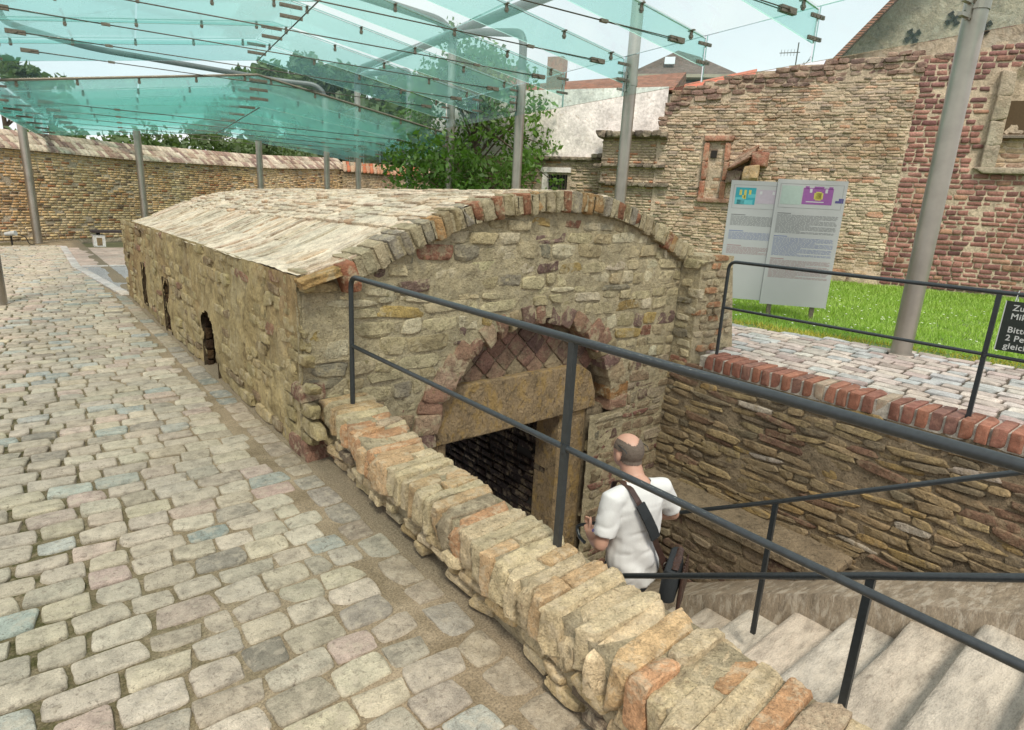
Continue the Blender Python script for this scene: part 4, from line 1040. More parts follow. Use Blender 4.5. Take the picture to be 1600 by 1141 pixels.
# carved console with sloping tiles
specs = [(RA+RD*.03+RN*.22+Z*2.62, np.stack([RD*.18, Z*.18, RN*.24], 1), (.46, .33, .18)), (RA+RD*-.35+RN*.10+Z*2.55, np.stack([RD*.17, Z*.15, RN*.12], 1), (.34, .25, .22)), (RA+RD*.18+RN*.18+Z*2.95, np.stack([RD*.19, Z*.16, RN*.2], 1), (.36, .17, .12))]
for i in range(7):
    al_ = (Z*.86-RD*.5); cr_ = (RD*.86+Z*.5); specs.append((RA+RD*(-.10-.028*i)+RN*(.12+.02*i)+Z*(3.12-.05*i), np.stack([cr_*.26, np.cross(RN, cr_)*.028, RN*(.12+.02*i)], 1), pal(R, [(2, (.42, .31, .23)), (1, (.36, .2, .14))])))
lay('console_stone', ruin, specs, M_ruin, 'rub')
# pale jamb and opening on the far right
pj0 = [(BW[0]-.16, BW[2]), (BW[0]-.16, 3.3), (BW[0]-.16, 3.8), (BW[0]-.14, 4.25)]
specs = [(RA+RD*(BW[0]-.10)+RN*.05+Z*(z+.24), np.stack([RD*.13, Z*.235, RN*.10], 1), pal(R, [(1, (.46, .40, .30)), (1, (.40, .35, .27))])) for s_, z in pj0]
specs += [(RA+RD*(BW[0]+.5)+RN*.05+Z*(BW[2]-.03), np.stack([RD*.75, Z*.06, RN*.10], 1), (.38, .33, .25))]
jo = rbox(BW[0], BW[1], BW[2], BW[3], -.4, -.12).build('blocked_opening', M_ruinm, ruin)
lay('jamb_stone', jo, specs, M_lintel if False else M_ruin, 'brick')
cs = courses(R, BW[0], 6, BW[2]+.05, 3.5, (.08, .12), (.2, .4), None, gap=.02)
lay('infill_stone', jo, wall_specs(R, cs, RA-RN*.12, RD, Z, RN, .08, .03, [(2, (.44, .34, .22)), (1, (.38, .24, .17))]), M_ruin, 'rub')
rbox(BW[0]+.02, BW[1], 3.55, 4.2, -.12, -.10).build('dark_recess', flat_mat('dark recess', (.09, .06, .03), rough=.9), jo)
rbox(BW[0]-.02, BW[1], 3.47, 3.52, -.12, .05).build('iron_sill', M_fit, jo)
# stones along the foot
specs = [(RA+RD*s_+RN*.10+Z*(ZG+.05), np.stack([RD*w_, Z*h_, RN*.12], 1), pal(R, P_ruin)) for s_, w_, h_ in [(2.2, .22, .10), (2.75, .3, .12), (1.5, .2, .08), (.7, .25, .09), (-.1, .2, .1)]]
lay('footing_stone', ruin, specs, M_ruin, 'rub')

pw = thing('plaster_wall', 'white plastered wall with patched brickwork and a barred window beside the tree', 'wall', (12.5, 12, ZG))
def rgrid(name, s0, s1, z0, z1, off, mat, parent, amp=.02, keep=None): return grid_surface(name, RA+RN*off, RD, Z, RN, np.arange(s0, s1, .12), np.arange(z0, z1, .12), mat, parent, lambda u, v, P: amp*fbm(P*1.3, 4, 97), keep)
WN = (-5.48, -4.74, 1.3, 2.56)
rgrid('plaster', -9.2, -2.2, 2.9, 4.75, -.38, M_plaster, pw, .03)
rgrid('brick_base', -9.2, -2.2, .1, 3.1, -.36, M_ruinm, pw, .02, lambda u, v: ~((u > WN[0]) & (u < WN[1]) & (v > WN[2]) & (v < WN[3])))
R = np.random.default_rng(47)
cs = courses(R, -9, -3.6, .4, 2.9, (.065, .08), (.15, .27), lambda u, v, w, h: not (WN[0]-.1 < u+w/2 and u-w/2 < WN[1]+.06 and v < WN[3]+.14) and R.random() < .93, gap=.014)
lay('brick', pw, wall_specs(R, cs, RA-RN*.36, RD, Z, RN, .06, .02, [(5, (.52, .43, .29)), (1.5, (.46, .26, .15)), (2, (.42, .35, .25)), (1, (.3, .25, .2))], rot=.015, pj_=.008), M_ruin, 'box', 'box', cap=200)
rbox(WN[0]-.1, WN[1]+.08, WN[3], WN[3]+.13, -.40, -.30).build('window_lintel', M_plaster, pw)
rbox(WN[0]-.02, WN[0]+.12, WN[2], WN[3], -.55, -.33).build('window_reveal', M_plaster, pw)
wi = rbox(WN[0]+.1, WN[1], WN[2], WN[3], -.56, -.50).build('window_pane', flat_mat('dark window glass', (.04, .045, .045), rough=.2), pw)
for i in range(6): rbox(WN[0]+.18+i*.09, WN[0]+.195+i*.09, WN[2], WN[3], -.46, -.44).build('window_bar', M_fit, wi)
# stepped brick pier with weathered ledges
pier = thing('brick_pier', 'projecting patched brick pier with three dark weathered ledges beside the white plaster', 'pier', (12.9, 11, ZG))
pb = rbox(-3.72, -2.12, .2, 3.45, -.38, -.02).build('pier_core', M_ruinm, pier)
cs = courses(R, -3.74, -2.1, .5, 3.42, (.062, .075), (.14, .25), lambda u, v, w, h: u-w/2 > -3.78 and u+w/2 < -2.06, gap=.013)
lay('brick', pb, wall_specs(R, cs, RA-RN*.02, RD, Z, RN, .06, .02, [(6, (.54, .45, .31)), (1, (.48, .24, .13)), (2, (.44, .36, .25))], rot=.012), M_ruin, 'box', 'box', cap=200)
specs = []
for zz, s0, s1, hh, pr in ((3.50, -3.85, -2.05, .085, .16), (2.76, -3.9, -2.15, .05, .06), (2.30, -3.75, -2.1, .05, .07), (2.93, -5.9, -4.0, .05, .03), (3.0, -4.05, -3.75, .07, .1)):
    s = s0
    while s < s1:
        w = R.uniform(.14, .26); specs.append((RA+RD*(s+w/2)+RN*(pr*.4-.02-(.32 if s0 < -4 else 0))+Z*(zz+R.normal(0, .01)), np.stack([RD*w*.52, Z*hh*R.uniform(.8, 1.1), RN*(pr+.08)], 1), pal(R, [(2, (.20, .17, .13)), (2, (.28, .24, .18)), (1, (.14, .12, .10))]))); s += w
lay('ledge_stone', pier, specs, M_ruin, 'rub')

# ------------------------------------------------------------------ buildings beyond the walls
def azp(az, d, tz=None):
    a = rad(az); return np.array([math.sin(a)*d, math.cos(a)*d, 0 if tz is None else 1.6+tz*d])
def tiled(mat_name, c, scale=7):
    m, n, b = new_mat(mat_name); g = N(n, 'ShaderNodeNewGeometry'); v = g.outputs['Position']
    w = N(n, 'ShaderNodeTexWave', Scale=scale, Distortion=1.5); w.bands_direction = 'Z'; n.links.new(v, w.inputs['Vector'])
    f = noise(n, 3, 5, .7, v)
    cc = mix(n, 1, c, ramp(n, f, [(.3, .55), (.7, 1.35)]), 'MULTIPLY'); cc = mix(n, 1, cc, ramp(n, w.outputs['Fac'], [(.1, .6), (.5, 1.1)]), 'MULTIPLY')
    n.links.new(cc, b.inputs['Base Color']); b.inputs['Roughness'].default_value = .85; bump(n, b, w.outputs['Fac'], .6, .04); return m
M_tileR = tiled('red roof tiles', (.30, .12, .075), 3.2); M_tileB = tiled('brown roof tiles', (.16, .115, .10), 3.2)
M_far = flat_mat('far house render', (.42, .38, .30), rough=.9, scale=2)
M_gable = stone_mat('gable rubble', base=(.40, .33, .25), coarse=.9, fine=7, bst=.8, bd=.08, dirt=(.13, .10, .08), dirt_amt=.55, smear=(.48, .43, .35), smear_amt=.6)
gb = thing('gabled_building', 'big stone gable with black wall anchors behind the ruined wall', 'building', tuple(azp(66, 32)))
g0 = azp(64.0, 32); GD = np.array([math.sin(rad(66+90-8)), math.cos(rad(66+90-8)), 0]); GN = np.cross(GD, Z); GN = -GN if GN@g0 > 0 else GN
gp = lambda u, z: g0+GD*u+Z*z
MB().prism([gp(0, 0), gp(11, 0), gp(11, 13.2), gp(4.2, 13.2), gp(0, 8.1)], -GN*9).build('gable_wall', M_gable, gb)
rv = gp(4.2, 13.2)-gp(0, 8.1); rv /= np.linalg.norm(rv)
rfm = MB(); rfm.obox((gp(0, 8.1)+gp(4.6, 13.7))/2-GN*4+np.cross(GN, rv)*.1*(1 if np.cross(GN, rv)[2] > 0 else -1), rv, GN, np.cross(rv, GN), 3.9, 5.2, .09); rfm.build('roof', M_tileR, gb)
for (u, z) in [(2.9, 9.3), (4.25, 9.9), (5.35, 9.55), (9.2, 10.6), (3.85, 11.5), (6.9, 11.2)]:
    mb = MB()
    for an in (.6, .6+math.pi/2): mb.obox(gp(u, z)+GN*.05, math.cos(an)*GD+math.sin(an)*Z, -math.sin(an)*GD+math.cos(an)*Z, GN, .27, .055, .03)
    for an in (.6, .6+math.pi/2):
        for q in (-1, 1): mb.obox(gp(u, z)+GN*.05+(math.cos(an)*GD+math.sin(an)*Z)*.24*q, math.cos(an)*GD+math.sin(an)*Z, -math.sin(an)*GD+math.cos(an)*Z, GN, .05, .10, .03)
    mb.build('wall_anchor', M_dark, gb)
mh = thing('mansard_house', 'cream house with brown mansard roof and small dormer seen over the wall', 'building', tuple(azp(53, 46)))
D0 = 46; m0 = azp(48.3, D0); m1 = azp(57.4, D0); MD = (m1-m0)/np.linalg.norm(m1-m0); MN = np.array([-MD[1], MD[0], 0]); MN = -MN if MN@m0 > 0 else MN
L = np.linalg.norm(m1-m0); q3 = lambda u, z, n=0: m0+MD*u+Z*z-MN*n
MB().prism([q3(0, 0), q3(L, 0), q3(L, 8.2), q3(0, 8.2)], -MN*9).build('wall', M_far, mh)
MB().prism([q3(-.1, 8.2, -.1), q3(L+.1, 8.2, -.1), q3(L-.3, 10.6, .7), q3(0, 10.6, .7)], -MN*7).build('steep_roof', M_tileB, mh)
MB().add([q3(-.3, 10.7, .1), q3(L+.1, 10.7, .1), q3(L, 10.7, 7), q3(-.3, 10.7, 7), q3(L*.42, 12.9, 3), q3(L*.62, 12.6, 3.4)], [(0, 1, 5, 4), (1, 2, 5), (2, 3, 4, 5), (3, 0, 4), (0, 3, 2, 1)]).build('upper_roof', M_tileB, mh)
MB().obox(q3(L/2, 10.62, .15), MD, MN, Z, L/2+.2, .35, .10).build('cornice', M_far, mh)
for u in (3.2, 5.5):
    dm = MB().prism([q3(u-.75, 8.3, -.4), q3(u+.75, 8.3, -.4), q3(u+.75, 9.7, -.4), q3(u, 10.3, -.4), q3(u-.75, 9.7, -.4)], -MN*1.3).build('dormer', M_far, mh)
    MB().obox(q3(u, 9.0, -.43), MD, Z, MN, .36, .5, .03).build('dormer_window', flat_mat('window blue', (.22, .30, .36), rough=.2), dm)
MB().obox(q3(2.6, 11.9, 1.5), MD, (Z+MN*-.8)/1.28, np.cross(MD, (Z+MN*-.8)/1.28), .35, .35, .04).build('roof_window', flat_mat('skylight', (.6, .65, .7), rough=.2), mh)
lh = thing('red_roofed_house', 'low house with red tiled roof and brick chimney beyond the plaster wall', 'building', tuple(azp(46, 30)))
n0 = azp(37, 31); n1 = azp(52.2, 29); ND = (n1-n0)/np.linalg.norm(n1-n0); NN = np.array([-ND[1], ND[0], 0]); NN = -NN if NN@n0 > 0 else NN; L2 = np.linalg.norm(n1-n0)
q4 = lambda u, z, n=0: n0+ND*u+Z*z-NN*n
MB().prism([q4(0, 0), q4(L2, 0), q4(L2, 6.6), q4(0, 6.6)], -NN*7).build('wall', M_far, lh)
lr = MB().add([q4(-.3, 6.5, -.4), q4(L2, 6.7, -.4), q4(L2+.2, 7.9, 2.2), q4(-.3, 7.5, 2.6), q4(L2, 6.6, 7), q4(-.3, 6.5, 7)], [(0, 1, 2, 3), (3, 2, 4, 5), (1, 4, 2), (0, 3, 5), (0, 5, 4, 1)]).build('roof', M_tileR, lh)
ch = q4(2.6, 7.6, 1.0); MB().obox(ch, ND, NN, Z, .38, .38, .75).build('chimney', flat_mat('chimney brick', (.30, .15, .10), rough=.9, scale=8, var=.3), lr)
ch = q4(.6, 7.5, 1.0); MB().obox(ch, ND, NN, Z, .5, .38, .5).build('chimney', flat_mat('chimney brick old', (.30, .17, .12), rough=.9, scale=8, var=.3), lr)
ah = thing('tiled_outhouse', 'sliver of bright red tiled roof peeping over the ruined wall', 'building', tuple(azp(56, 26)))
MB().prism([azp(53, 26, .175), azp(58.6, 26, .198), azp(58.6, 27, .206), azp(53, 27, .186)], (0, 0, -.25)).build('roof', flat_mat('bright tiles', (.5, .14, .08), rough=.8, scale=12, var=.3), ah)
MB().prism([azp(53, 26.2, -.06), azp(58.6, 26.2, -.06), azp(58.6, 26.2, .19), azp(53, 26.2, .17)], azp(56, .8)).build('wall', M_far, ah)
an = thing('roof_antenna', 'thin television antenna standing on a roof beyond the ruined wall', 'antenna', tuple(azp(61.4, 24, .15)))
pA = azp(61.42, 24, .17); pB = azp(61.42, 24, .238); AD = np.array([math.sin(rad(151)), math.cos(rad(151)), 0])
MB().tube([pA, pB], .022, 6).build('mast', M_rod, an)
mb = MB(); mb.tube([pB-Z*.3-AD*.55, pB-Z*.3+AD*.08], .014, 5); mb.tube([pB-Z*1.25-AD*.35, pB-Z*.45+AD*.5], .012, 5)
for i in range(6): c = pB-Z*.3-AD*(.5-.1*i); mb.tube([c-Z*.10, c+Z*.10], .007, 4)
for i in range(5): c = pB-Z*(1.2-.17*i)-AD*(.3-.17*i); mb.tube([c-Z*.10-AD*.05, c+Z*.10+AD*.05], .007, 4)
mb.build('aerial', M_rod, an)

# ------------------------------------------------------------------ trees
def leaves(R, centers, radii, per, size, squash=.8):
    C_ = []; 
    for c, r_ in zip(centers, radii):
        n = int(per*r_*r_); d = R.normal(size=(n, 3)); d /= np.linalg.norm(d, axis=1, keepdims=True)
        C_.append(c+d*(r_*R.random((n, 1))**.45)*np.array([1, 1, squash]))
    C_ = np.concatenate(C_); n = len(C_)
    u = R.normal(size=(n, 3)); u /= np.linalg.norm(u, axis=1, keepdims=True); w = np.cross(u, R.normal(size=(n, 3))); w /= np.linalg.norm(w, axis=1, keepdims=True)
    s = size*(.6+.8*R.random((n, 1)))
    V = np.stack([C_-u*s, C_+w*s*.5+np.array([0, 0, .15])*s, C_+u*s, C_-w*s*.5], 1).reshape(-1, 3)
    col = np.repeat(.7+.6*R.random((n, 1)), 4, 0)*np.ones((1, 3)); return V, np.arange(n*4).reshape(-1, 4), col
def tree(label, cat, base, height, crown_r, nclump, per, size, mat, seed, tip=None, name='leafy_tree', group=None, low=.15, trunk=.12):
    R = np.random.default_rng(seed); base = np.array(base, float); t = thing(name, label, cat, tuple(base), group=group)
    cs = []; rs = []; tr = MB()
    tr.tube([base, base+Z*height*.3+X*.1, base+Z*height*.62, base+Z*height*.9], [trunk, trunk*.75, trunk*.45, .02], 9)
    for i in range(nclump):
        f = R.uniform(low, 1); an = R.uniform(0, 6.283); prof = math.sin(min(1, (f-low)/(1-low)*.9+.12)*math.pi)**.6
        rr = crown_r*prof*R.uniform(.45, 1.0); c = base+np.array([math.cos(an)*rr, math.sin(an)*rr, f*height])
        cs.append(c); rs.append(crown_r*R.uniform(.18, .34))
        if i % 2 == 0: st_ = base+Z*height*max(.12, f-.25); tr.tube([st_, (st_+c)/2+Z*.1, c], [trunk*.3, trunk*.18, .01], 5)
    if tip is not None:
        for q, r_ in tip: cs.append(np.array(q, float)); rs.append(r_); tr.tube([base+Z*height*.7, np.array(q, float)], [.03, .01], 5)
    tr.build('trunk', M_bark, t, True)
    V, F, c = leaves(R, cs, rs, per, size)
    o = obj('crown', V-base, F, mat, t, col=c, M=world_of(t)); o['kind'] = 'stuff'
    return t
tree('leafy green tree with low branches in front of the white plaster wall', 'tree', (10.1, 14.3, ZG), 5.0, 2.3, 95, 330, .078, M_leaf, 3, low=.10,
     tip=[((9.6, 15.0, 5.7), .35), ((9.75, 15.0, 6.2), .22), ((10.0, 14.6, 5.4), .4), ((11.9, 12.9, 2.25), .33), ((11.6, 13.0, 3.2), .4), ((9.3, 15.2, 4.7), .6), ((10.4, 14.2, 5.1), .6), ((11.0, 13.6, 4.8), .6), ((9.7, 14.7, 5.1), .5), ((11.4, 13.2, 4.2), .5)])
for i, (az, d, h, r_, lab) in enumerate([(18.2, 62, 11.8, 4.5, 'pointed far tree at the left end of the tree belt behind the glass'), (21, 58, 11.9, 4.6, 'dense far tree second from the left in the tree belt'),
        (24.5, 60, 12.4, 5, 'tall dense far tree in the middle of the tree belt'), (28, 56, 11.5, 5, 'broad far tree left of the courtyard tree'), (31.5, 52, 10.8, 5, 'far tree directly behind the courtyard tree'), (35.2, 55, 11.2, 4.5, 'far tree behind the right half of the courtyard tree'),
        (.6, 60, 9.6, 3.2, 'distant tree crown at the upper left seen under the glass roof'), (3.2, 62, 9.3, 2.6, 'small distant tree crown beside the one at the upper left')]):
    tree(lab, 'tree', azp(az, d), h, r_, 46 if az > 10 else 14, 62, .42, M_leafd, 60+i, name='distant_tree', group='trees beyond the courtyard', low=.2 if az > 10 else .74, trunk=.3)
for i, (az, d, h, r_, lab) in enumerate([(3.5, 34, 3.6, 2.6, 'bushy shrub above the left end of the courtyard wall'), (8.5, 34, 3.9, 2.8, 'rounded shrub above the wall behind the second post'), (13.0, 35, 4.1, 2.8, 'dark green shrub above the wall near its middle'), (17.5, 37, 4.5, 2.8, 'green shrub where the wall coping drops away')]):
    tree(lab, 'shrub', azp(az, d), h, r_, 34, 130, .16, M_leafd, 90+i, name='garden_shrub', group='shrubs behind the courtyard wall', low=.2, trunk=.1)

# ------------------------------------------------------------------ information boards
M_board = flat_mat('matt grey board', (.42, .44, .44), rough=.45, scale=2, var=.03, bst=0)
M_ink = {k: flat_mat('ink '+k, c, rough=.6, var=.05, bst=0) for k, c in dict(grey=(.20, .21, .21), blue=(.20, .24, .38), red=(.34, .24, .24), teal=(.03, .30, .36), aqua=(.10, .42, .46), yellow=(.50, .46, .10), purple=(.26, .09, .30), paleteal=(.36, .46, .42), palepurple=(.42, .38, .44), navy=(.08, .07, .22), frame=(.22, .23, .23), light=(.50, .52, .53)).items()}
def board(label, a, b, z0, z1, legs, kind, seed, topd=0.):
    a, b = np.array([*a, 0.]), np.array([*b, 0.]); D = (b-a)/np.linalg.norm(b-a); W_ = np.linalg.norm(b-a); Nb = np.array([D[1], -D[0], 0]); Nb = -Nb if Nb@a > 0 else Nb
    t = thing('information_board', label, 'sign board', tuple((a+b)/2+Z*ZG), group='grey information boards on the lawn'); H_ = z1-z0
    pt = lambda u, v, n=0.: a+D*u+Z*(z1-v)+Nb*n
    MB().obox((a+b)/2+Z*(z0+z1)/2-Nb*.012, D, Z, Nb, W_/2, H_/2, .012).build('panel', M_board, t)
    for lu in legs: MB().obox(pt(lu, H_-.15)-Nb*.045-Z*.22, D, Z, Nb, .028, .42, .02).build('leg', M_fit, t)
    Rr = np.random.default_rng(seed)
    def strip(mat, rects, nm, n=.0015):
        mb = MB()
        for u, v, w, h in rects: q = len(mb.V); mb.V += [tuple(pt(u, v+h, n)), tuple(pt(u+w, v+h, n)), tuple(pt(u+w, v, n)), tuple(pt(u, v, n))]; mb.F.append((q, q+1, q+2, q+3))
        mb.build(nm, M_ink[mat], t)
    def para(v, lines, mat, m0=.05, m1=.05, head=True):
        rc = []
        if head: rc.append((m0, v, W_*.2, .012)); v += .024
        for i in range(lines):
            u = m0; end = W_-m1 if (i+1) % 5 else W_*Rr.uniform(.4, .8)
            while u < end-.02:
                w = min(Rr.uniform(.02, .07), end-u); rc.append((u, v, w, .0065)); u += w+.008
            v += .0145
        strip(mat, rc, 'text_block'); return v
    strip('frame', [(.04, .055, W_-.08, .004), (.04, .36, W_-.08, .004), (.04, .055, .004, .305), (W_-.044, .055, .004, .305)], 'picture_frame')
    if kind == 0:
        strip('teal', [(.07, .09, .26, .22)], 'plan_print'); strip('aqua', [(.07, .22, .12, .09), (.23, .17, .10, .05), (.10, .25, .2, .06)], 'plan_print', .0022)
        strip('yellow', [(.12, .12, .03, .07), (.18, .12, .03, .12), (.24, .12, .03, .06), (.16, .19, .04, .04)], 'plan_print', .0029)
        strip('palepurple', [(.34, .11, .26, .18)], 'plan_print'); strip('light', [(.38, .13, .03, .04), (.54, .13, .03, .04)], 'plan_print', .0022)
        v = para(.44, 9, 'grey'); v = para(v+.06, 7, 'blue'); para(v+.07, 7, 'red')
    else:
        strip('paleteal', [(.06, .08, .26, .24)], 'plan_print'); strip('purple', [(.33, .10, .37, .21), (.35, .08, .05, .03), (.46, .08, .12, .03), (.64, .08, .05, .03)], 'plan_print')
        strip('light', [(.41, .11, .03, .05), (.60, .11, .03, .05), (.38, .27, .22, .012)], 'plan_print', .0022); strip('yellow', [(.47, .16, .11, .08), (.49, .145, .07, .11)], 'plan_print', .0029)
        strip('navy', [(.74, .25, .10, .03), (.78, .22, .06, .03)], 'plan_print')
        v = para(.43, 17, 'grey'); v = para(v+.03, 17, 'blue'); para(v+.03, 17, 'red')
    return t
board('grey information board with bright teal plan, set behind its neighbour', (7.68, 4.83), (8.26, 4.10), .50, 2.09, (.12,), 0, 1)
board('grey information board with bright purple plan, in front of its neighbour', (8.03, 4.36), (8.57, 3.69), .46, 2.13, (.14, .70), 1, 2)

# ------------------------------------------------------------------ access sign on the railing
sg = thing('access_sign', 'black sign with white German writing tied to the forecourt railing', 'sign', (5.07, .80, .95))
M_sign = flat_mat('sign black', (.016, .024, .020), rough=.35, bst=0, var=.05); M_white = flat_mat('sign white', (.55, .57, .55), rough=.5, bst=0, var=.02)
sy0, sy1, sz0, sz1 = 1.04, .50, .835, 1.165
MB().box((5.055, sy1, sz0), (5.063, sy0, sz1)).build('plate', M_sign, sg)
MB().add([(5.0535, sy0, sz0), (5.0535, sy0-.006, sz0), (5.0535, sy0-.006, sz1), (5.0535, sy0, sz1)], [(0, 1, 2, 3)]).build('edge_line', M_white, sg)
MB().tube([(5.06, sy0-.045, sz1-.02), (5.085, sy0-.05, 1.235), (5.11, sy0-.045, 1.20), (5.065, sy0-.06, sz1)], .003, 6).build('cable_tie', M_white, sg)
def text(s, y, z, size):
    cu = bpy.data.curves.new('txt', 'FONT'); cu.body = s; cu.size = size; cu.extrude = .0006; cu.offset = .0007; cu.space_character = 1.06
    o = bpy.data.objects.new('tmp', cu); COL.objects.link(o); bpy.context.view_layer.update()
    me = bpy.data.meshes.new_from_object(o.evaluated_get(bpy.context.evaluated_depsgraph_get())); bpy.data.objects.remove(o)
    me.materials.clear(); me.materials.append(M_white)
    # text runs along -Y, faces -X
    M_ = Matrix(((0, 0, -1, 5.0535), (-1, 0, 0, y), (0, 1, 0, z), (0, 0, 0, 1)))
    put(bpy.data.objects.new('lettering', me), sg, M_)
for s, z in (('Zugang zur', 1.106), ('Mikwe', 1.050), ('Bitte nur', .962), ('2 Personen', .908), ('gleichzeitig', .854)): text(s, sy0-.045, z, .054)

# ------------------------------------------------------------------ bench and ground spotlight
bn = thing('courtyard_bench', 'dark plank bench on pale concrete blocks in front of the far brick wall', 'bench', (2.4, 19.5, 0))
MB().box((1.62, 19.3, .36), (4.4, 19.7, .42)).build('seat', flat_mat('dark bench plank', (.05, .035, .035), rough=.6), bn)
for x_ in (1.66, 3.9): MB().box((x_, 19.35, 0), (x_+.26, 19.65, .30)).build('support', M_plaster, bn); MB().box((x_+.07, 19.345, .03), (x_+.19, 19.36, .23)).build('inset', M_lintel, bn)
for x_ in (1.75, 3.99): MB().box((x_, 19.45, .30), (x_+.08, 19.55, .36)).build('spacer', M_dark, bn)
sp_ = thing('ground_spotlight', 'small grey ground spotlight with cable at the foot of the far wall', 'spotlight', (0.02, 19.9, 0))
MB().tube([(-.10, 19.9, .26), (.10, 19.75, .30)], [.05, .065], 12).build('housing', flat_mat('white lamp', (.45, .47, .47), rough=.4), sp_, True)
MB().tube([(0, 19.9, .0), (0, 19.9, .22)], .02, 8).build('bracket', M_dark, sp_); MB().tube(arc_pts([(.1, 19.9, .25), (.28, 19.85, .22), (.34, 19.8, .02), (.45, 19.8, .01)], .06), .012, 6).build('cable', M_dark, sp_)

# ------------------------------------------------------------------ the visitor
def body_union(parts, vox, mat, name, parent, smooth=6, disp=None, cutter=None):
    """parts: list of chains [(point, rx, ry)...]; fused into one continuous skin"""
    bm = bmesh.new()
    for ch in parts:
        if ch[0] == 'ball':
            _, c, r3 = ch; m_ = Matrix.Translation(c) @ Matrix.Diagonal((*r3, 1)); bmesh.ops.create_icosphere(bm, subdivisions=3, radius=1, matrix=m_)
        else:
            mb = MB(); pts = [np.array(p[0], float) for p in ch]
            V = []; n = 20; prev = None
            for i, p in enumerate(pts):
                t = pts[min(i+1, len(pts)-1)]-pts[max(i-1, 0)]; t = t/np.linalg.norm(t)
                e = np.array([1., 0, 0]) if abs(t[0]) < .8 else np.array([0, 1., 0])
                if prev is not None: e = prev
                e = e-t*(e@t); e /= np.linalg.norm(e); prev = e; g = np.cross(t, e)
                for k in range(n): an = 2*math.pi*k/n; V.append(p+ch[i][1]*math.cos(an)*e+ch[i][2]*math.sin(an)*g)
            F = [(i*n+k, i*n+(k+1) % n, (i+1)*n+(k+1) % n, (i+1)*n+k) for i in range(len(pts)-1) for k in range(n)]
            F += [tuple(range(n))[::-1], tuple(range((len(pts)-1)*n, len(pts)*n))]
            vs = [bm.verts.new(v) for v in V]
            for f in F: bm.faces.new([vs[q] for q in f])
            for p_, r_ in ((pts[0], ch[0]), (pts[-1], ch[-1])):
                if len(r_) > 3: continue
                bmesh.ops.create_icosphere(bm, subdivisions=3, radius=min(r_[1], r_[2])*.98, matrix=Matrix.Translation(p_))
    me = bpy.data.meshes.new('raw'); bm.to_mesh(me); bm.free(); o = bpy.data.objects.new('raw', me); COL.objects.link(o)
    m_ = o.modifiers.new('r', 'REMESH'); m_.mode = 'VOXEL'; m_.voxel_size = vox; m_.use_smooth_shade = True
    m2 = o.modifiers.new('s', 'SMOOTH'); m2.iterations = smooth; m2.factor = .5
    dg = bpy.context.evaluated_depsgraph_get(); dg.update(); e = bpy.data.meshes.new_from_object(o.evaluated_get(dg)); bpy.data.objects.remove(o)
    n = len(e.vertices); co = np.zeros(n*3); e.vertices.foreach_get('co', co); co = co.reshape(-1, 3); no = np.zeros(n*3); e.vertices.foreach_get('normal', no); no = no.reshape(-1, 3)
    if disp is not None: co = co+no*disp(co, no)[:, None]; e.vertices.foreach_set('co', co.ravel()); e.update()
    if cutter is not None:
        b2 = bmesh.new(); b2.from_mesh(e); bmesh.ops.delete(b2, geom=[v for v in b2.verts if cutter(v.co)], context='VERTS'); b2.to_mesh(e); b2.free()
    e.name = name; e.materials.clear(); e.materials.append(mat)
    for p in e.polygons: p.use_smooth = True
    e.update(); e.attributes.remove(e.attributes['Col']) if 'Col' in e.attributes else None
    return put(bpy.data.objects.new(name, e), parent, world_of(parent)), e
FA = rad(9)      # facing, clockwise from +Y
PX, PY, PZ = 2.96, 2.23, -1.60
Mman = Matrix.Translation((PX, PY, PZ)) @ Matrix.Rotation(-FA, 4, 'Z') @ Matrix.Diagonal((1.12, 1.06, 1.04, 1))
man = thing('person', 'balding man with glasses in a white t-shirt walking down the stone steps', 'person', M=Mman)
def skin_mat():
    m, n, b = new_mat('skin'); g = N(n, 'ShaderNodeNewGeometry'); f = noise(n, 22, 4, .6, g.outputs['Position'])
    n.links.new(mix(n, f, (.50, .27, .19), (.60, .36, .27)), b.inputs['Base Color']); b.inputs['Roughness'].default_value = .5
    b.inputs['Subsurface Weight'].default_value = .08; b.inputs['Subsurface Radius'].default_value = (.02, .008, .004); return m
def hair_mat():
    m, n, b = new_mat('cropped hair'); tc = N(n, 'ShaderNodeTexCoord'); f = noise(n, 160, 3, .7, tc.outputs['Object']); f2 = noise(n, 14, 3, .6, tc.outputs['Object'])
    c = mix(n, ramp(n, f, [(.3, 0.), (.7, 1.)]), (.05, .038, .03), (.15, .12, .095)); c = mix(n, mix(n, 1, f2, (.4,)*3, 'MULTIPLY'), c, (.30, .22, .17))
    n.links.new(c, b.inputs['Base Color']); b.inputs['Roughness'].default_value = .8; bump(n, b, f, .8, .003); return m
M_skin = skin_mat(); M_hair = hair_mat()
M_shirt = flat_mat('white cotton', (.72, .715, .71), rough=.9, spec=.15, var=.04, scale=160, bst=.25)
M_trous = flat_mat('dark blue trousers', (.05, .06, .085), rough=.85, scale=60)
HY, HZ = .135, 1.615
def head_disp(co, no): return np.zeros(len(co))
arms = []
Ls, Le, Lw = (-.180, .00, 1.385), (-.262, -.025, 1.115), (-.17, .20, 1.04)
Rs, Re, Rw = (.180, .00, 1.385), (.318, .01, 1.165), (.17, .22, 1.10)
def lerp(a, b, t): return tuple(a[i]*(1-t)+b[i]*t for i in range(3))
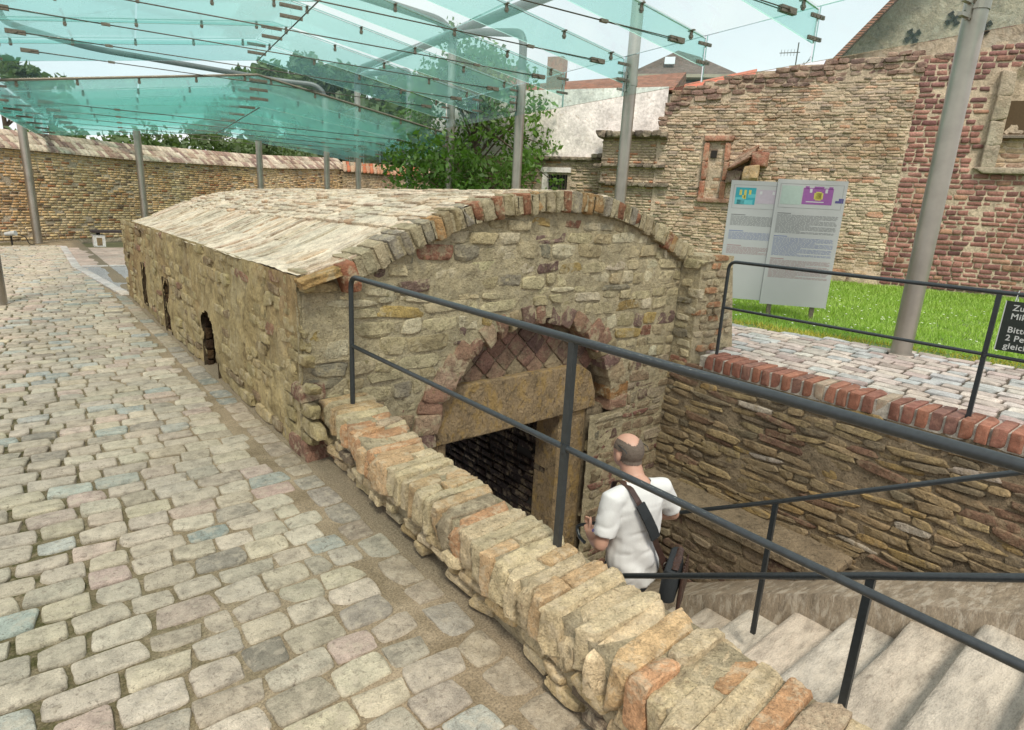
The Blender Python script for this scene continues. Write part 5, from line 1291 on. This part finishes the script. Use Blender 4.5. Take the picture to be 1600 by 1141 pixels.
parts = [[((0, -.01, .93), .14, .10), ((0, 0, 1.05), .145, .10), ((0, .01, 1.22), .155, .11), ((0, 0, 1.36), .165, .105), ((0, .0, 1.44), .11, .075)],
         [((0, .01, 1.40), .085, .075), ((0, .045, 1.465), .066, .066), ((0, .085, 1.53), .062, .066), ((0, .11, 1.58), .066, .07)],
         ('ball', (0, HY-.01, HZ+.02), (.080, .105, .098)), ('ball', (0, HY+.015, HZ-.03), (.064, .082, .088)), ('ball', (0, HY+.04, HZ-.08), (.040, .055, .038)),
         ('ball', (0, HY+.103, HZ-.027), (.011, .018, .016)), ('ball', (0, HY+.087, HZ-.003), (.010, .014, .028)), ('ball', (0, HY+.080, HZ-.080), (.022, .014, .010)), ('ball', (.03, HY+.065, HZ-.005), (.016, .014, .010)), ('ball', (-.03, HY+.065, HZ-.005), (.016, .014, .010)),
         ('ball', (-.080, HY-.015, HZ-.02), (.010, .020, .032)), ('ball', (.080, HY-.015, HZ-.02), (.010, .020, .032))]
for S_, E_, W_ in ((Ls, Le, Lw), (Rs, Re, Rw)):
    parts.append([(S_, .060, .060), (lerp(S_, E_, .4), .050, .052), (lerp(S_, E_, .85), .042, .044), (E_, .041, .043)])
    parts.append([(E_, .041, .042), (lerp(E_, W_, .3), .044, .043), (lerp(E_, W_, .75), .031, .030), (W_, .026, .022)])
    sgn = 1 if W_[0] < 0 else -1; d = np.array([sgn*.55, .8, .12]); d /= np.linalg.norm(d); up = np.array([0, 0, 1.]); sd_ = np.cross(d, up)
    w = np.array(W_); palm = w+d*.055
    parts.append([(w, .024, .020), (w+d*.04, .036, .018), (w+d*.085, .040, .014)])
    for fi, (oo, ln_) in enumerate(((.030, .066), (.010, .075), (-.010, .070), (-.029, .054))):
        b0_ = w+d*.085+up*oo; curl = sd_*sgn*(-1)
        p1 = b0_+d*ln_*.45; p2 = p1+(d*.75+curl*.6)*ln_*.33; p3 = p2+(d*.35+curl*.9)*ln_*.28
        parts.append([(b0_-d*.03, .010, .010), (b0_, .0095, .0095), (p1, .0088, .0088), (p2, .008, .008), (p3, .007, .007)])
    tb = w+d*.03+up*.028; parts.append([(tb-up*.01, .013, .013), (tb+up*.022+d*.018, .011, .011), (tb+up*.030+d*.045, .0095, .0095), (tb+up*.026+d*.066, .0085, .0085)])
bodyo, bme = body_union(parts, .0065, M_skin, 'body', man, 4)
# hair: the back and sides of the skull, thin on the crown
bmh = bmesh.new(); bmh.from_mesh(bme)
def no_hair(c):
    d = Vector((c.x, c.y-.08, c.z-1.68)); c = Vector((c.x, c.y-(HY-.085), c.z-(HZ-1.665))); 
    if c.z < 1.585 or abs(c.x) > .105: return True
    if c.y > .125 - max(0, 1.69-c.z)*.55: return True
    if c.z > 1.752+.012*math.sin(c.x*60) and c.y > -.01: return True
    if abs(c.x) > .074 and c.y > .035 and 1.60 < c.z < 1.685: return True
    lim = 1.608+.22*max(0, c.y-.02)*2.0
    return c.z < lim
bmesh.ops.delete(bmh, geom=[v for v in bmh.verts if no_hair(v.co)], context='VERTS')
for v in bmh.verts: v.co += v.normal*(.0045+.0012*math.sin(v.co.x*900)*math.sin(v.co.z*700))
hm = bpy.data.meshes.new('hair'); bmh.to_mesh(hm); bmh.free(); hm.materials.clear(); hm.materials.append(M_hair); put(bpy.data.objects.new('hair', hm), man, Mman)
# t-shirt
def folds(co, no):
    x, y_, z = co.T; P = co*np.array([9, 9, 4.5])
    f = .009*fbm(P, 3, 7)+.010*np.sin((z*26+x*18+4*fbm(co*4, 2, 3)))*np.clip((1.25-z)/.3, 0, 1)*np.exp(-((x+.02)/.16)**2)
    f += .009*np.sin((x*34-z*24))*np.exp(-((np.abs(x)-.17)/.06)**2)*np.clip((1.40-z)/.2, 0, 1)
    f -= .020*np.clip(.30-np.abs(fbm(co*np.array([7, 7, 10])+3, 2, 17)), 0, 1)*np.clip((1.42-z)/.15, 0, 1)
    return f
sh = [[((0, -.01, .76), .180, .140, 0), ((0, -.01, .95), .174, .134), ((0, .0, 1.08), .172, .125), ((0, .01, 1.24), .188, .13), ((0, .0, 1.34), .190, .118), ((0, .0, 1.41), .125, .092), ((0, .02, 1.465), .078, .078)]]
for S_, E_ in ((Ls, Le), (Rs, Re)):
    sh.append([(lerp((0, 0, 1.42), S_, .35), .055, .070), (lerp((0, 0, 1.40), S_, .7), .064, .075), (S_, .068, .072), (lerp(S_, E_, .4), .072, .068), (lerp(S_, E_, .80), .073, .066, 0)])
sho, sme = body_union(sh, .009, M_shirt, 'tshirt', man, 5, folds, lambda c: c.z < .80+.012*math.sin(c.x*20) or (c.z > 1.455+.35*(c.y-.0) and abs(c.x) < .085 and abs(c.y-.02) < .09 and math.hypot(c.x, c.y-.02) < .078))
so_ = sho.modifiers.new('thick', 'SOLIDIFY'); so_.thickness = .003
MB().tube([Mman @ Vector(((.079)*math.cos(a), .022+.076*math.sin(a), 1.452+.022*math.sin(a))) for a in np.linspace(0, 6.2832, 28)], .006, 8).build('collar', M_shirt, man, True)
MB().tube([Mman @ Vector((-.312+.006*math.cos(a), -.008, 1.215+.008*math.sin(a))) for a in np.linspace(0, 6.283, 9)], .003, 5).build('sleeve_emblem', M_ink['navy'], man)
# trousers and shoes: left foot a step lower
tr = [[((0, -.01, .95), .155, .115), ((0, -.01, .84), .168, .125)], [((-.09, 0, .86), .10, .11), ((-.10, .06, .48), .068, .075), ((-.10, .04, .02), .052, .062, 0)], [((.09, 0, .86), .10, .11), ((.10, .10, .52), .068, .075), ((.10, -.02, .18), .052, .062, 0)]]
body_union(tr, .012, M_trous, 'trousers', man, 4, lambda co, no: .006*fbm(co*np.array([8, 8, 14]), 3, 5))
for sx_, oy, oz in ((-.10, .04, -.02), (.10, -.02, .14)):
    body_union([[((sx_, oy-.05, oz+.05), .040, .035), ((sx_, oy+.06, oz+.045), .046, .034), ((sx_, oy+.17, oz+.035), .040, .024)]], .009, M_dark, 'shoe', man, 3)
# glasses
gm = MB()
T3 = lambda *p: Mman @ Vector(p)
for q in (-1, 1):
    gm.tube([T3(q*.070, .16, 1.668), T3(q*.082, .10, 1.670), T3(q*.084, .055, 1.664), T3(q*.080, .040, 1.648)], .0028, 6)
    gm.tube([T3(q*.036+.026*math.cos(a), .176, 1.662+.019*math.sin(a)) for a in np.linspace(0, 6.283, 16)], .0022, 6)
gm.tube([T3(-.010, .178, 1.666), T3(.010, .178, 1.666)], .0022, 6); gm.build('glasses', M_black, man, True)
# shoulder bag
M_leather = flat_mat('dark brown leather', (.050, .026, .020), rough=.42, scale=25, var=.25, bst=.25); M_gusset = flat_mat('blue black canvas', (.018, .022, .026), rough=.8, scale=120, var=.2)
bag = thing('shoulder_bag', 'dark brown leather messenger bag hanging behind the man with its strap across his back', 'bag', M=Mman)
def strap(pts, w, th, mat, name, nrm):
    P_ = [np.array(p, float) for p in pts]; V = []; F = []
    for i, p in enumerate(P_):
        t = P_[min(i+1, len(P_)-1)]-P_[max(i-1, 0)]; t /= np.linalg.norm(t); nn = np.array(nrm[i], float); nn -= t*(nn@t); nn /= np.linalg.norm(nn); sdv = np.cross(t, nn)
        for a, b in ((-1, -1), (1, -1), (1, 1), (-1, 1)): V.append(Mman @ Vector(p+sdv*w*a+nn*th*b))
    for i in range(len(P_)-1):
        for k in range(4): F.append((i*4+k, i*4+(k+1) % 4, (i+1)*4+(k+1) % 4, (i+1)*4+k))
    F += [(3, 2, 1, 0), tuple(4*(len(P_)-1)+k for k in range(4))]
    mb = MB(); mb.add(V, F); return mb.build(name, mat, bag)
back = [((-.105, .09, 1.452), (0, .5, 1)), ((-.108, .03, 1.478), (0, .1, 1)), ((-.10, -.05, 1.458), (0, -.6, 1)), ((-.085, -.105, 1.40), (0, -1, .4)), ((-.045, -.140, 1.31), (0, -1, .1)), ((.0, -.152, 1.22), (0, -1, 0)), ((.045, -.152, 1.11), (0, -1, 0)), ((.09, -.156, 1.02), (0, -1, 0)), ((.115, -.168, .95), (0, -1, 0)), ((.125, -.178, .91), (0, -1, 0))]
strap([p for p, _ in back], .019, .0022, M_leather, 'strap', [n for _, n in back])
front = [((-.105, .09, 1.452), (0, .5, 1)), ((-.08, .135, 1.38), (0, 1, .3)), ((.02, .158, 1.22), (0, 1, 0)), ((.14, .13, 1.0), (.6, .8, 0)), ((.20, .02, .93), (1, 0, 0)), ((.21, -.12, .90), (1, -.2, 0))]
strap([p for p, _ in front], .019, .0022, M_leather, 'strap', [n for _, n in front])
pad = [((-.080, -.118, 1.385), (0, -1, .3)), ((-.045, -.149, 1.305), (0, -1, .1)), ((.0, -.161, 1.215), (0, -1, 0)), ((.026, -.162, 1.155), (0, -1, 0))]
strap([p for p, _ in pad], .031, .0065, M_gusset, 'shoulder_pad', [n for _, n in pad])
M_soft = Mman
def soft(name, balls, vox, mat, dispf=None):
    o, me = body_union(balls, vox, mat, name, bag, 5, dispf); return o
def slab(cx, cy, z0, z1, hw0, hw1, th, rz):
    """a soft slab as a bundle of chains"""
    out = []; d = np.array([math.cos(rz), math.sin(rz), 0])
    for t in np.linspace(-1, 1, 9):
        out.append([(np.array([cx, cy, z0])+d*hw0*t, th, th, 0), (np.array([cx, cy, (z0+z1)/2])+d*(hw0+hw1)/2*t, th*1.1, th*1.1, 0), (np.array([cx, cy, z1])+d*hw1*t, th*.8, th*.8, 0)])
    return out
RZB = rad(38)
soft('bag_body', slab(.155, -.205, .79, 1.0, .125, .115, .045, RZB), .008, M_gusset, lambda co, no: .004*fbm(co*12, 2, 4))
fx_, fy_ = .155+.052*math.sin(RZB), -.205-.052*math.cos(RZB)
soft('flap', slab(fx_+.012, fy_-.010, .74, .985, .140, .120, .011, RZB)+slab(.165, -.225, 1.000, 1.006, .118, .114, .026, RZB), .006, M_leather, lambda co, no: .006*fbm(co*np.array([11, 11, 6]), 2, 9))
MB().tube([Mman @ Vector((.118+.014*math.cos(a), -.176, .955+.014*math.sin(a))) for a in np.linspace(0, 6.283, 12)], .003, 6).build('buckle', M_steel, bag, True)
